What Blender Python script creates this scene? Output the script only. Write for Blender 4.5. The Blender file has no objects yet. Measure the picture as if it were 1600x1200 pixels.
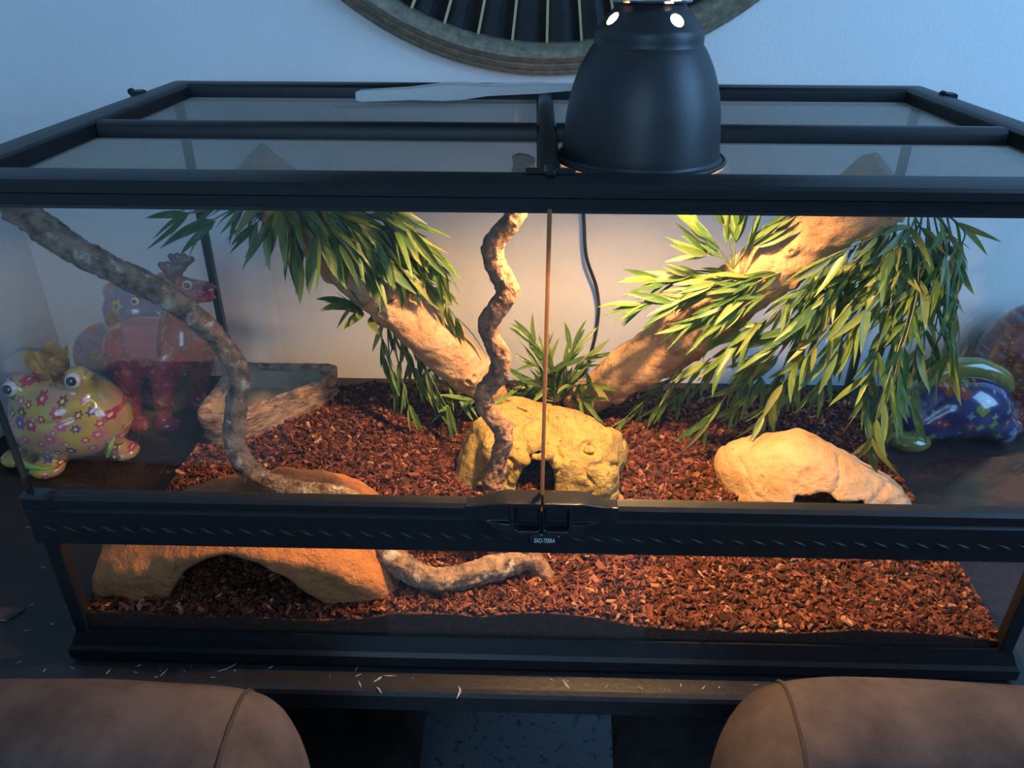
import bpy, math, random
import numpy as np
from mathutils import Vector, Matrix

random.seed(7)
rng = np.random.default_rng(11)
scene = bpy.context.scene
COL = scene.collection
PI = math.pi

# ------------------------------------------------------------------ camera
CAM = np.array([-0.01264, -0.53598, 0.61427])
PITCH, YAW, ROLL, FPX = 0.50769, 0.02491, 0.00314, 1217.1

def _axes():
    r0 = np.array([math.cos(YAW), math.sin(YAW), 0.0])
    f0 = np.array([-math.sin(YAW), math.cos(YAW), 0.0])
    zz = np.array([0.0, 0.0, 1.0])
    fw = math.cos(PITCH) * f0 - math.sin(PITCH) * zz
    up = math.sin(PITCH) * f0 + math.cos(PITCH) * zz
    c, s = math.cos(ROLL), math.sin(ROLL)
    return c * r0 + s * up, -s * r0 + c * up, fw
RIGHT, UP, FWD = _axes()
cam_data = bpy.data.cameras.new('camera')
cam = bpy.data.objects.new('camera', cam_data)
COL.objects.link(cam)
cam_data.sensor_width = 36.0
cam_data.lens = FPX / 1600.0 * 36.0
cam_data.clip_start = 0.01
cam.matrix_world = Matrix(((RIGHT[0], UP[0], -FWD[0], CAM[0]), (RIGHT[1], UP[1], -FWD[1], CAM[1]),
                           (RIGHT[2], UP[2], -FWD[2], CAM[2]), (0, 0, 0, 1)))
scene.camera = cam

# ------------------------------------------------------------------ world, daylight, exposure
world = bpy.data.worlds.new('world')
scene.world = world
world.use_nodes = True
bg = world.node_tree.nodes['Background']
bg.inputs[0].default_value = (0.34, 0.60, 0.90, 1)
bg.inputs[1].default_value = 0.24

def area(name, loc, target, size, size_y, power, color):
    l = bpy.data.lights.new(name, 'AREA')
    l.shape = 'RECTANGLE'
    l.size, l.size_y, l.energy, l.color = size, size_y, power, color
    o = bpy.data.objects.new(name, l)
    COL.objects.link(o)
    o.location = loc
    o.rotation_euler = (Vector(target) - Vector(loc)).to_track_quat('-Z', 'Y').to_euler()
    return o
area('window_daylight', (1.75, -0.45, 1.15), (0.2, 0.4, 0.3), 0.9, 1.3, 40.0, (0.24, 0.54, 1.0))
area('far_window_daylight', (-0.5, -3.0, 1.3), (-0.1, 0.3, 0.2), 1.2, 1.4, 30.0, (0.34, 0.65, 1.0))

vs = scene.view_settings
vs.view_transform = 'Standard'
vs.look = 'None'
vs.exposure = 0.0
vs.gamma = 1.0
vs.use_curve_mapping = False

# ------------------------------------------------------------------ helpers: pixel of the 1600x1200 photo -> point at a depth
def ray(px, py):
    return FWD + RIGHT * ((px - 800) / FPX) - UP * ((py - 600) / FPX)
def at(px, py, y):
    d = ray(px, py)
    return CAM + d * ((y - CAM[1]) / d[1])
def atz(px, py, z):
    d = ray(px, py)
    return CAM + d * ((z - CAM[2]) / d[2])

# ------------------------------------------------------------------ helpers: materials
def nn(nt, t, **kw):
    n = nt.nodes.new(t)
    for k, v in kw.items():
        setattr(n, k, v)
    return n

def mat(name, c1, c2=None, scale=20.0, rough=0.5, bump=0.0, bscale=None, metal=0.0, coat=0.0, detail=5.0,
        lo=0.35, hi=0.65, spec=0.5, stretch=None, c3=None, scale3=8.0, lo3=0.5, hi3=0.62):
    m = bpy.data.materials.new(name)
    m.use_nodes = True
    nt = m.node_tree
    b = nt.nodes['Principled BSDF']
    b.inputs['Base Color'].default_value = (*c1, 1)
    b.inputs['Roughness'].default_value = rough
    b.inputs['Metallic'].default_value = metal
    b.inputs['Coat Weight'].default_value = coat
    b.inputs['Coat Roughness'].default_value = 0.08
    b.inputs['Specular IOR Level'].default_value = spec
    tc = nn(nt, 'ShaderNodeTexCoord')
    src = tc.outputs['Object']
    if stretch:
        mp = nn(nt, 'ShaderNodeMapping')
        mp.inputs['Scale'].default_value = stretch
        nt.links.new(src, mp.inputs['Vector'])
        src = mp.outputs['Vector']
    def noise(sc, l, h):
        n = nn(nt, 'ShaderNodeTexNoise')
        n.inputs['Scale'].default_value = sc
        n.inputs['Detail'].default_value = detail
        n.inputs['Roughness'].default_value = 0.62
        nt.links.new(src, n.inputs['Vector'])
        r = nn(nt, 'ShaderNodeMapRange')
        r.inputs['From Min'].default_value = l
        r.inputs['From Max'].default_value = h
        nt.links.new(n.outputs['Fac'], r.inputs['Value'])
        return n, r
    if c2 is not None:
        n, r = noise(scale, lo, hi)
        mx = nn(nt, 'ShaderNodeMix', data_type='RGBA')
        mx.inputs['A'].default_value = (*c1, 1)
        mx.inputs['B'].default_value = (*c2, 1)
        nt.links.new(r.outputs['Result'], mx.inputs['Factor'])
        out = mx.outputs['Result']
        if c3 is not None:
            n3, r3 = noise(scale3, lo3, hi3)
            m3 = nn(nt, 'ShaderNodeMix', data_type='RGBA')
            nt.links.new(out, m3.inputs['A'])
            m3.inputs['B'].default_value = (*c3, 1)
            nt.links.new(r3.outputs['Result'], m3.inputs['Factor'])
            out = m3.outputs['Result']
        nt.links.new(out, b.inputs['Base Color'])
    if bump > 0:
        n2, r2 = noise(bscale or scale, 0.2, 0.8)
        bp = nn(nt, 'ShaderNodeBump')
        bp.inputs['Strength'].default_value = bump
        bp.inputs['Distance'].default_value = 0.0035
        nt.links.new(r2.outputs['Result'], bp.inputs['Height'])
        nt.links.new(bp.outputs['Normal'], b.inputs['Normal'])
    return m

def glass_mat(name, tint, f0=0.038, dust=0.0):
    m = bpy.data.materials.new(name)
    m.use_nodes = True
    nt = m.node_tree
    nt.nodes.remove(nt.nodes['Principled BSDF'])
    out = nt.nodes['Material Output']
    tr = nn(nt, 'ShaderNodeBsdfTransparent')
    tr.inputs['Color'].default_value = (*tint, 1)
    gl = nn(nt, 'ShaderNodeBsdfGlossy')
    gl.inputs['Roughness'].default_value = 0.0
    lw = nn(nt, 'ShaderNodeLayerWeight')
    pw = nn(nt, 'ShaderNodeMath', operation='POWER')
    pw.inputs[1].default_value = 5.0
    lw.inputs['Blend'].default_value = 0.5
    nt.links.new(lw.outputs['Facing'], pw.inputs[0])
    ma = nn(nt, 'ShaderNodeMath', operation='MULTIPLY_ADD')
    ma.inputs[1].default_value = 1 - f0
    ma.inputs[2].default_value = f0
    nt.links.new(pw.outputs[0], ma.inputs[0])
    mx = nn(nt, 'ShaderNodeMixShader')
    nt.links.new(ma.outputs[0], mx.inputs[0])
    nt.links.new(tr.outputs[0], mx.inputs[1])
    nt.links.new(gl.outputs[0], mx.inputs[2])
    nt.links.new(mx.outputs[0], out.inputs['Surface'])
    return m

def print_mat(name, base1, base2, petals, centre, scale=55.0, coat=1.0, petal_n=6, axes='XZ', size=0.42):
    """glazed ceramic printed with flowers: 2D Voronoi cells, petals by angle around each cell centre"""
    m = bpy.data.materials.new(name)
    m.use_nodes = True
    nt = m.node_tree
    L = nt.links.new
    b = nt.nodes['Principled BSDF']
    b.inputs['Roughness'].default_value = 0.22
    b.inputs['Coat Weight'].default_value = coat
    b.inputs['Coat Roughness'].default_value = 0.05
    tc = nn(nt, 'ShaderNodeTexCoord')
    sep = nn(nt, 'ShaderNodeSeparateXYZ')
    L(tc.outputs['Object'], sep.inputs[0])
    cmb = nn(nt, 'ShaderNodeCombineXYZ')
    L(sep.outputs[axes[0]], cmb.inputs[0])
    L(sep.outputs[axes[1]], cmb.inputs[1])
    sc = nn(nt, 'ShaderNodeVectorMath', operation='SCALE')
    sc.inputs['Scale'].default_value = scale
    L(cmb.outputs[0], sc.inputs[0])
    vo = nn(nt, 'ShaderNodeTexVoronoi', voronoi_dimensions='2D')
    vo.inputs['Scale'].default_value = 1.0
    vo.inputs['Randomness'].default_value = 0.75
    L(sc.outputs[0], vo.inputs['Vector'])
    df = nn(nt, 'ShaderNodeVectorMath', operation='SUBTRACT')
    L(sc.outputs[0], df.inputs[0])
    L(vo.outputs['Position'], df.inputs[1])
    ds = nn(nt, 'ShaderNodeSeparateXYZ')
    L(df.outputs[0], ds.inputs[0])
    an = nn(nt, 'ShaderNodeMath', operation='ARCTAN2')
    L(ds.outputs['Y'], an.inputs[0])
    L(ds.outputs['X'], an.inputs[1])
    mu = nn(nt, 'ShaderNodeMath', operation='MULTIPLY')
    mu.inputs[1].default_value = petal_n
    L(an.outputs[0], mu.inputs[0])
    co = nn(nt, 'ShaderNodeMath', operation='COSINE')
    L(mu.outputs[0], co.inputs[0])
    cs = nn(nt, 'ShaderNodeSeparateColor')
    L(vo.outputs['Color'], cs.inputs[0])
    rad = nn(nt, 'ShaderNodeMath', operation='MULTIPLY_ADD')   # radius varies per flower
    rad.inputs[1].default_value = size * 0.7
    rad.inputs[2].default_value = size * 0.45
    L(cs.outputs[1], rad.inputs[0])
    pet = nn(nt, 'ShaderNodeMath', operation='MULTIPLY_ADD')
    pet.inputs[1].default_value = 0.07
    L(co.outputs[0], pet.inputs[0])
    L(rad.outputs[0], pet.inputs[2])
    isf = nn(nt, 'ShaderNodeMath', operation='LESS_THAN')
    L(vo.outputs['Distance'], isf.inputs[0])
    L(pet.outputs[0], isf.inputs[1])
    cen = nn(nt, 'ShaderNodeMath', operation='LESS_THAN')
    L(vo.outputs['Distance'], cen.inputs[0])
    cen.inputs[1].default_value = 0.12
    no = nn(nt, 'ShaderNodeTexNoise')
    no.inputs['Scale'].default_value = 28.0
    L(tc.outputs['Object'], no.inputs['Vector'])
    mr = nn(nt, 'ShaderNodeMapRange')
    mr.inputs['From Min'].default_value = 0.4
    mr.inputs['From Max'].default_value = 0.62
    L(no.outputs['Fac'], mr.inputs['Value'])
    m1 = nn(nt, 'ShaderNodeMix', data_type='RGBA')
    m1.inputs['A'].default_value = (*base1, 1)
    m1.inputs['B'].default_value = (*base2, 1)
    L(mr.outputs[0], m1.inputs['Factor'])
    rp = nn(nt, 'ShaderNodeValToRGB')
    rp.color_ramp.interpolation = 'CONSTANT'
    while len(rp.color_ramp.elements) < len(petals):
        rp.color_ramp.elements.new(0.5)
    for i, c in enumerate(petals):
        rp.color_ramp.elements[i].position = i / len(petals)
        rp.color_ramp.elements[i].color = (*c, 1)
    L(cs.outputs[0], rp.inputs[0])
    m2 = nn(nt, 'ShaderNodeMix', data_type='RGBA')
    L(isf.outputs[0], m2.inputs['Factor'])
    L(m1.outputs['Result'], m2.inputs['A'])
    L(rp.outputs[0], m2.inputs['B'])
    m3 = nn(nt, 'ShaderNodeMix', data_type='RGBA')
    L(cen.outputs[0], m3.inputs['Factor'])
    L(m2.outputs['Result'], m3.inputs['A'])
    m3.inputs['B'].default_value = (*centre, 1)
    L(m3.outputs['Result'], b.inputs['Base Color'])
    return m

# ------------------------------------------------------------------ helpers: meshes and objects
def mesh(name, verts, faces, material=None, smooth=False):
    me = bpy.data.meshes.new(name)
    me.from_pydata([tuple(map(float, v)) for v in verts], [], [tuple(map(int, f)) for f in faces])
    me.update()
    if material:
        me.materials.append(material)
    if smooth:
        me.polygons.foreach_set('use_smooth', [True] * len(me.polygons))
    return me

def mesh_np(name, verts, quads, material=None, smooth=True):
    """fast path: numpy verts (n,3) and faces (m,k)"""
    verts = np.asarray(verts, np.float32)
    quads = np.asarray(quads, np.int32)
    k = quads.shape[1]
    me = bpy.data.meshes.new(name)
    me.vertices.add(len(verts))
    me.vertices.foreach_set('co', verts.ravel())
    me.loops.add(quads.size)
    me.loops.foreach_set('vertex_index', quads.ravel())
    me.polygons.add(len(quads))
    me.polygons.foreach_set('loop_start', np.arange(0, quads.size, k, dtype=np.int32))
    me.polygons.foreach_set('use_smooth', np.full(len(quads), smooth))
    me.update(calc_edges=True)
    me.validate()
    if material:
        me.materials.append(material)
    return me

def link(name, me, parent=None, loc=(0, 0, 0), label=None):
    o = bpy.data.objects.new(name, me)
    COL.objects.link(o)
    o.parent = parent
    o.location = loc
    if label:
        o['label'] = label
    return o

def tag(o, label, cat, group=None, kind=None):
    o['label'] = label
    o['category'] = cat
    if group:
        o['group'] = group
    if kind:
        o['kind'] = kind
    return o

def thing(name, label, cat, loc, group=None):
    o = link(name, None, None, loc)
    o.empty_display_size = 0.02
    return tag(o, label, cat, group)

def wpart(name, me, parent, label=None):
    """part whose mesh was built in world coordinates; shifted into the parent's frame"""
    p = parent
    off = Vector((0, 0, 0))
    while p is not None:
        off += Vector(p.location)
        p = p.parent
    me.transform(Matrix.Translation(-off))
    return link(name, me, parent, (0, 0, 0), label)

def wthing(name, me, label, cat, base, group=None, kind=None):
    me.transform(Matrix.Translation(-Vector(base)))
    return tag(link(name, me, None, base), label, cat, group, kind)

class MB:
    def __init__(self):
        self.v, self.f = [], []
    def add(self, v, f):
        n = len(self.v)
        self.v += [tuple(map(float, q)) for q in v]
        self.f += [tuple(n + i for i in q) for q in f]
        return self
    def box(self, lo, hi, ch=0.0):
        (a, b, c), (d, e, g) = lo, hi
        if ch <= 0:
            return self.add([(a, b, c), (d, b, c), (d, e, c), (a, e, c), (a, b, g), (d, b, g), (d, e, g), (a, e, g)],
                            [(0, 3, 2, 1), (4, 5, 6, 7), (0, 1, 5, 4), (1, 2, 6, 5), (2, 3, 7, 6), (3, 0, 4, 7)])
        rings = []
        for z, i in ((c, ch), (c + ch, 0), (g - ch, 0), (g, ch)):
            k = ch
            ring = [(a + k + i, b + i, z), (d - k - i, b + i, z), (d - i, b + k + i, z), (d - i, e - k - i, z),
                    (d - k - i, e - i, z), (a + k + i, e - i, z), (a + i, e - k - i, z), (a + i, b + k + i, z)]
            rings.append(ring)
        v = [p for r in rings for p in r]
        f = [tuple(range(7, -1, -1)), tuple(range(24, 32))]
        for r in range(3):
            for i in range(8):
                j = (i + 1) % 8
                f.append((r * 8 + i, r * 8 + j, r * 8 + 8 + j, r * 8 + 8 + i))
        return self.add(v, f)
    def lathe(self, prof, n=48, axis='Z', centre=(0, 0, 0), closed=False):
        v, f = [], []
        for r, h in prof:
            for i in range(n):
                a = 2 * PI * i / n
                p = (r * math.cos(a), r * math.sin(a), h) if axis == 'Z' else (r * math.cos(a), h, r * math.sin(a))
                v.append(tuple(p[k] + centre[k] for k in range(3)))
        m = len(prof)
        for k in range(m if closed else m - 1):
            k2 = (k + 1) % m
            for i in range(n):
                j = (i + 1) % n
                q = (k * n + i, k * n + j, k2 * n + j, k2 * n + i)
                f.append(q if axis == 'Z' else q[::-1])
        return self.add(v, f)
    def ring(self, prof, x0, x1, y0, y1):
        """closed profile (inset, z) swept round a rectangle with mitred corners"""
        v, f = [], []
        m = len(prof)
        for o, z in prof:
            v += [(x0 + o, y0 + o, z), (x1 - o, y0 + o, z), (x1 - o, y1 - o, z), (x0 + o, y1 - o, z)]
        for k in range(m):
            k2 = (k + 1) % m
            for i in range(4):
                j = (i + 1) % 4
                f.append((k * 4 + i, k * 4 + j, k2 * 4 + j, k2 * 4 + i))
        return self.add(v, f)
    def prism(self, poly, axis, a, b):
        """closed polygon extruded along an axis from a to b; poly holds the two other coordinates in order"""
        n = len(poly)
        def P(p, t):
            return {'X': (t, p[0], p[1]), 'Y': (p[0], t, p[1]), 'Z': (p[0], p[1], t)}[axis]
        v = [P(p, a) for p in poly] + [P(p, b) for p in poly]
        f = [tuple(range(n)), tuple(range(2 * n - 1, n - 1, -1))]
        for i in range(n):
            j = (i + 1) % n
            f.append((i, n + i, n + j, j))
        return self.add(v, f)
    def mesh(self, name, material, smooth=False, angle=None):
        me = mesh(name, self.v, self.f, material, smooth)
        import bmesh
        bm = bmesh.new()
        bm.from_mesh(me)
        bmesh.ops.recalc_face_normals(bm, faces=bm.faces)
        if angle is not None:
            for fc in bm.faces:
                fc.smooth = True
            for ed in bm.edges:
                if len(ed.link_faces) == 2 and ed.calc_face_angle(0) > angle:
                    ed.smooth = False
        bm.to_mesh(me)
        bm.free()
        return me

def spline(pts, n):
    """Catmull-Rom through pts (k,d), n samples"""
    P = np.asarray(pts, float)
    P = np.vstack([2 * P[0] - P[1], P, 2 * P[-1] - P[-2]])
    k = len(P) - 3
    t = np.linspace(0, k - 1e-6, n)
    i = t.astype(int)
    u = (t - i)[:, None]
    a, b, c, d = P[i], P[i + 1], P[i + 2], P[i + 3]
    return 0.5 * ((2 * b) + (-a + c) * u + (2 * a - 5 * b + 4 * c - d) * u * u + (-a + 3 * b - 3 * c + d) * u ** 3)

def hash3(ix, iy, iz, seed):
    h = (ix * 374761393 + iy * 668265263 + iz * 2147483647 + seed * 974634777) & 0xFFFFFFFF
    h = ((h ^ (h >> 13)) * 1274126177) & 0xFFFFFFFF
    h = h ^ (h >> 16)
    return (h & 0xFFFF) / 65535.0

def vnoise(x, y, z, seed=0):
    x, y, z = np.broadcast_arrays(np.asarray(x, float), np.asarray(y, float), np.asarray(z, float))
    ix, iy, iz = (np.floor(q).astype(np.int64) for q in (x, y, z))
    fx, fy, fz = x - ix, y - iy, z - iz
    fx, fy, fz = (q * q * (3 - 2 * q) for q in (fx, fy, fz))
    r = 0.0
    for dx in (0, 1):
        for dy in (0, 1):
            for dz in (0, 1):
                w = (fx if dx else 1 - fx) * (fy if dy else 1 - fy) * (fz if dz else 1 - fz)
                r = r + w * hash3(ix + dx, iy + dy, iz + dz, seed)
    return r * 2 - 1

def fbm(x, y, z, octs=4, seed=0):
    r, a = 0.0, 1.0
    for o in range(octs):
        r = r + a * vnoise(x * 2 ** o, y * 2 ** o, z * 2 ** o, seed + o * 17)
        a *= 0.5
    return r

def tube(pts, radii, n=220, seg=14, cap=True, disp=None):
    """tube along a spline, parallel-transported frame; disp(u, angle, xyz) -> radius factor"""
    P = spline(np.asarray(pts, float), n)
    R = np.interp(np.linspace(0, 1, n), np.linspace(0, 1, len(radii)), radii)
    T = np.gradient(P, axis=0)
    T /= np.linalg.norm(T, axis=1)[:, None]
    N = np.zeros_like(P)
    r0 = np.cross(T[0], [0.3, 0.9, 0.2])
    N[0] = r0 / np.linalg.norm(r0)
    for i in range(1, n):
        v = N[i - 1] - T[i] * np.dot(N[i - 1], T[i])
        N[i] = v / np.linalg.norm(v)
    B = np.cross(T, N)
    a = np.linspace(0, 2 * PI, seg, endpoint=False)
    dirs = N[:, None, :] * np.cos(a)[None, :, None] + B[:, None, :] * np.sin(a)[None, :, None]
    V = P[:, None, :] + dirs * R[:, None, None]
    if disp is not None:
        u = np.linspace(0, 1, n)[:, None] * np.ones((1, seg))
        fac = disp(u, a[None, :] * np.ones((n, 1)), V)
        V = P[:, None, :] + dirs * (R[:, None] * fac)[:, :, None]
    idx = np.arange(n * seg).reshape(n, seg)
    q = np.stack([idx[:-1], np.roll(idx[:-1], -1, 1), np.roll(idx[1:], -1, 1), idx[1:]], -1).reshape(-1, 4)
    V = V.reshape(-1, 3)
    if cap:
        V = np.vstack([V, P[:1], P[-1:]])
        c0, c1 = n * seg, n * seg + 1
        e0 = np.stack([idx[0], np.full(seg, c0), np.full(seg, c0), np.roll(idx[0], -1)], -1)
        e1 = np.stack([idx[-1], np.roll(idx[-1], -1), np.full(seg, c1), np.full(seg, c1)], -1)
        tri = [(r[0], r[1], r[3]) for r in e0] + [(r[0], r[1], r[2]) for r in e1]
        return V, [tuple(x) for x in q] + tri
    return V, [tuple(x) for x in q]

def tube_mesh(name, material, *a, **k):
    v, f = tube(*a, **k)
    return mesh(name, v, f, material, True)

# --- signed distance fields meshed with surface nets: one continuous skin for every organic shape
def surface_nets(name, fn, lo, hi, h, material, smooth=True):
    lo, hi = np.asarray(lo, float), np.asarray(hi, float)
    dims = np.ceil((hi - lo) / h).astype(int) + 1
    ax = [lo[i] + h * np.arange(dims[i]) for i in range(3)]
    X, Y, Z = np.meshgrid(*ax, indexing='ij')
    S = fn(X, Y, Z)
    nx, ny, nz = S.shape
    ins = S < 0
    acc = np.zeros((nx - 1, ny - 1, nz - 1, 3))
    cnt = np.zeros((nx - 1, ny - 1, nz - 1))
    offs = [(0, 0, 0), (1, 0, 0), (0, 1, 0), (1, 1, 0), (0, 0, 1), (1, 0, 1), (0, 1, 1), (1, 1, 1)]
    edges = [(0, 1), (2, 3), (4, 5), (6, 7), (0, 2), (1, 3), (4, 6), (5, 7), (0, 4), (1, 5), (2, 6), (3, 7)]
    def cor(A, o):
        return A[o[0]:o[0] + nx - 1, o[1]:o[1] + ny - 1, o[2]:o[2] + nz - 1]
    for a, b in edges:
        sa, sb = cor(S, offs[a]), cor(S, offs[b])
        cr = (sa < 0) != (sb < 0)
        t = np.where(cr, sa / np.where(cr, sa - sb, 1), 0)
        for d in range(3):
            acc[..., d] += np.where(cr, offs[a][d] + t * (offs[b][d] - offs[a][d]), 0)
        cnt += cr
    act = cnt > 0
    ids = -np.ones(act.shape, int)
    ids[act] = np.arange(act.sum())
    g = np.argwhere(act)
    V = lo + h * (g + acc[act] / cnt[act][:, None])
    Q = []
    def quads(cr, flip, c):
        p = np.argwhere(cr)
        fl = flip[cr]
        k = [ids[tuple((p + np.array(o)).T)] for o in c]
        q = np.stack(k, -1)
        q[fl] = q[fl][:, ::-1]
        Q.append(q[(q >= 0).all(1)])
    s = ins[:-1, 1:-1, 1:-1] != ins[1:, 1:-1, 1:-1]
    quads(s, ~ins[:-1, 1:-1, 1:-1], [(0, 0, 0), (0, 1, 0), (0, 1, 1), (0, 0, 1)])
    s = ins[1:-1, :-1, 1:-1] != ins[1:-1, 1:, 1:-1]
    quads(s, ~ins[1:-1, :-1, 1:-1], [(0, 0, 0), (0, 0, 1), (1, 0, 1), (1, 0, 0)])
    s = ins[1:-1, 1:-1, :-1] != ins[1:-1, 1:-1, 1:]
    quads(s, ~ins[1:-1, 1:-1, :-1], [(0, 0, 0), (1, 0, 0), (1, 1, 0), (0, 1, 0)])
    return mesh_np(name, V, np.vstack(Q), material, smooth)

def ell(X, Y, Z, c, r, rotz=0.0, roty=0.0):
    x, y, z = X - c[0], Y - c[1], Z - c[2]
    if rotz:
        x, y = x * math.cos(rotz) + y * math.sin(rotz), -x * math.sin(rotz) + y * math.cos(rotz)
    if roty:
        x, z = x * math.cos(roty) + z * math.sin(roty), -x * math.sin(roty) + z * math.cos(roty)
    k0 = np.sqrt((x / r[0]) ** 2 + (y / r[1]) ** 2 + (z / r[2]) ** 2) + 1e-9
    k1 = np.sqrt((x / r[0] ** 2) ** 2 + (y / r[1] ** 2) ** 2 + (z / r[2] ** 2) ** 2) + 1e-9
    return k0 * (k0 - 1) / k1

def cap(X, Y, Z, a, b, ra, rb):
    a, b = np.asarray(a, float), np.asarray(b, float)
    d = b - a
    t = np.clip(((X - a[0]) * d[0] + (Y - a[1]) * d[1] + (Z - a[2]) * d[2]) / (d @ d), 0, 1)
    return np.sqrt((X - a[0] - t * d[0]) ** 2 + (Y - a[1] - t * d[1]) ** 2 + (Z - a[2] - t * d[2]) ** 2) - (ra + t * (rb - ra))

def rbox(X, Y, Z, c, hs, r):
    q = [np.abs(A - c[i]) - (hs[i] - r) for i, A in enumerate((X, Y, Z))]
    return np.sqrt(sum(np.maximum(a, 0) ** 2 for a in q)) + np.minimum(np.maximum.reduce(q), 0) - r

def smin(a, b, k):
    h = np.clip(0.5 + 0.5 * (b - a) / k, 0, 1)
    return b + (a - b) * h - k * h * (1 - h)

def smax(a, b, k):
    return -smin(-a, -b, k)

# ------------------------------------------------------------------ materials
M = {}
M['wall'] = mat('white_paint', (0.74, 0.74, 0.73), (0.70, 0.70, 0.70), 6, 0.85, 0.15, 220)
M['floor'] = mat('speckled_floor', (0.16, 0.18, 0.21), (0.05, 0.055, 0.065), 60, 0.75, 0.1, 80, lo=0.56, hi=0.66)
M['table'] = mat('black_worn_wood', (0.011, 0.0105, 0.011), (0.018, 0.016, 0.016), 40, 0.42, 0.12, 160, spec=0.4)
M['scratch'] = mat('bare_scratch', (0.42, 0.38, 0.34), (0.22, 0.19, 0.17), 200, 0.8)
M['black'] = mat('black_plastic', (0.007, 0.0075, 0.009), (0.010, 0.0105, 0.012), 90, 0.42, 0.05, 500, spec=0.32)
M['black_gloss'] = mat('glossy_black_plastic', (0.009, 0.009, 0.011), (0.012, 0.012, 0.014), 90, 0.22)
M['slot'] = mat('dull_black_louvre', (0.012, 0.013, 0.016), (0.018, 0.019, 0.022), 90, 0.6, spec=0.25)
M['silicone'] = mat('black_silicone', (0.008, 0.008, 0.009), (0.012, 0.012, 0.012), 120, 0.5)
M['wire'] = mat('woven_wire', (0.25, 0.22, 0.185), (0.19, 0.17, 0.15), 300, 0.5, metal=0.2)
M['glass'] = glass_mat('clear_glass', (0.985, 0.99, 0.985))
M['glass_edge'] = mat('glass_edge', (0.020, 0.022, 0.019), (0.014, 0.015, 0.013), 60, 0.35)
M['lit_edge'] = mat('lamplit_edge_brown', (0.42, 0.29, 0.17), (0.34, 0.23, 0.13), 40, 0.25)  # brown tint stands in for lamplight caught by the door glass edges
M['lit_edge'].node_tree.nodes['Principled BSDF'].inputs['Transmission Weight'].default_value = 0.0
_nt = M['lit_edge'].node_tree
_tl = nn(_nt, 'ShaderNodeBsdfTranslucent')
_tl.inputs['Color'].default_value = (0.62, 0.42, 0.24, 1)
_mx = nn(_nt, 'ShaderNodeMixShader')
_mx.inputs[0].default_value = 0.7
_nt.links.new(_nt.nodes['Principled BSDF'].outputs[0], _mx.inputs[1])
_nt.links.new(_tl.outputs[0], _mx.inputs[2])
_nt.links.new(_mx.outputs[0], _nt.nodes['Material Output'].inputs['Surface'])
M['lamp'] = mat('lamp_black_enamel', (0.013, 0.013, 0.015), (0.017, 0.017, 0.019), 60, 0.45, 0.04, 700)
M['lamp_in'] = mat('lamp_white_lining', (0.50, 0.49, 0.46), (0.45, 0.44, 0.42), 40, 0.4)
M['chrome'] = mat('chrome', (0.65, 0.66, 0.68), (0.55, 0.56, 0.58), 60, 0.18, metal=1.0)
M['steel'] = mat('brushed_steel', (0.60, 0.60, 0.58), (0.46, 0.46, 0.45), 90, 0.42, metal=0.85, stretch=(4, 40, 40))
M['gilt'] = mat('antique_gilt', (0.30, 0.25, 0.17), (0.17, 0.145, 0.105), 90, 0.42, 0.25, 120, metal=0.35, stretch=(1, 1, 1))
M['brass'] = mat('thin_brass', (0.50, 0.38, 0.20), (0.38, 0.29, 0.16), 60, 0.4, metal=0.4)
M['dark_slat'] = mat('dark_slat', (0.010, 0.010, 0.012), (0.018, 0.018, 0.020), 30, 0.3)
M['cable'] = mat('black_cable', (0.015, 0.014, 0.013), (0.02, 0.02, 0.02), 80, 0.45)
M['suede'] = mat('brown_suede', (0.036, 0.029, 0.0275), (0.076, 0.061, 0.056), 15, 0.95, 0.3, 900, spec=0.15, lo=0.36, hi=0.64)
M['thread'] = mat('dark_thread', (0.016, 0.011, 0.009), (0.026, 0.018, 0.015), 400, 0.9)
M['leg'] = mat('dark_leg', (0.012, 0.011, 0.011), (0.02, 0.018, 0.017), 50, 0.5)
M['bark'] = mat('vine_bark', (0.33, 0.22, 0.145), (0.070, 0.042, 0.028), 85, 0.85, 1.0, 150, stretch=(1, 1, 1), c3=(0.44, 0.40, 0.32), scale3=62, lo3=0.58, hi3=0.66)
M['bark2'] = mat('twisted_bark', (0.34, 0.19, 0.11), (0.11, 0.055, 0.03), 95, 0.85, 1.0, 170)
M['wood'] = mat('bare_root_wood', (0.52, 0.335, 0.18), (0.39, 0.215, 0.10), 40, 0.7, 0.9, 110, c3=(0.26, 0.14, 0.07), scale3=70, lo3=0.60, hi3=0.72)
M['knot'] = mat('wood_knot', (0.25, 0.14, 0.07), (0.42, 0.27, 0.15), 90, 0.8)
M['cave'] = mat('mustard_resin', (0.45, 0.32, 0.075), (0.26, 0.18, 0.06), 60, 0.75, 1.0, 200, lo=0.42, hi=0.70, c3=(0.12, 0.085, 0.045), scale3=150, lo3=0.58, hi3=0.7)
M['tan_rock'] = mat('tan_resin_rock', (0.57, 0.37, 0.18), (0.47, 0.27, 0.115), 34, 0.6, 0.55, 130, c3=(0.27, 0.15, 0.075), scale3=52, lo3=0.62, hi3=0.72)
M['orange_rock'] = mat('orange_resin_rock', (0.38, 0.145, 0.048), (0.27, 0.11, 0.040), 45, 0.75, 0.9, 130, c3=(0.17, 0.08, 0.032), scale3=70, lo3=0.6, hi3=0.7)
M['dish'] = mat('stone_dish', (0.40, 0.27, 0.175), (0.17, 0.105, 0.07), 60, 0.7, 1.0, 120, lo=0.42, hi=0.6, c3=(0.050, 0.040, 0.036), scale3=42, lo3=0.56, hi3=0.66, stretch=(1, 1, 2.5))
M['dish_in'] = mat('dish_basin', (0.30, 0.235, 0.155), (0.21, 0.19, 0.14), 26, 0.45, 0.3, 70)
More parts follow.
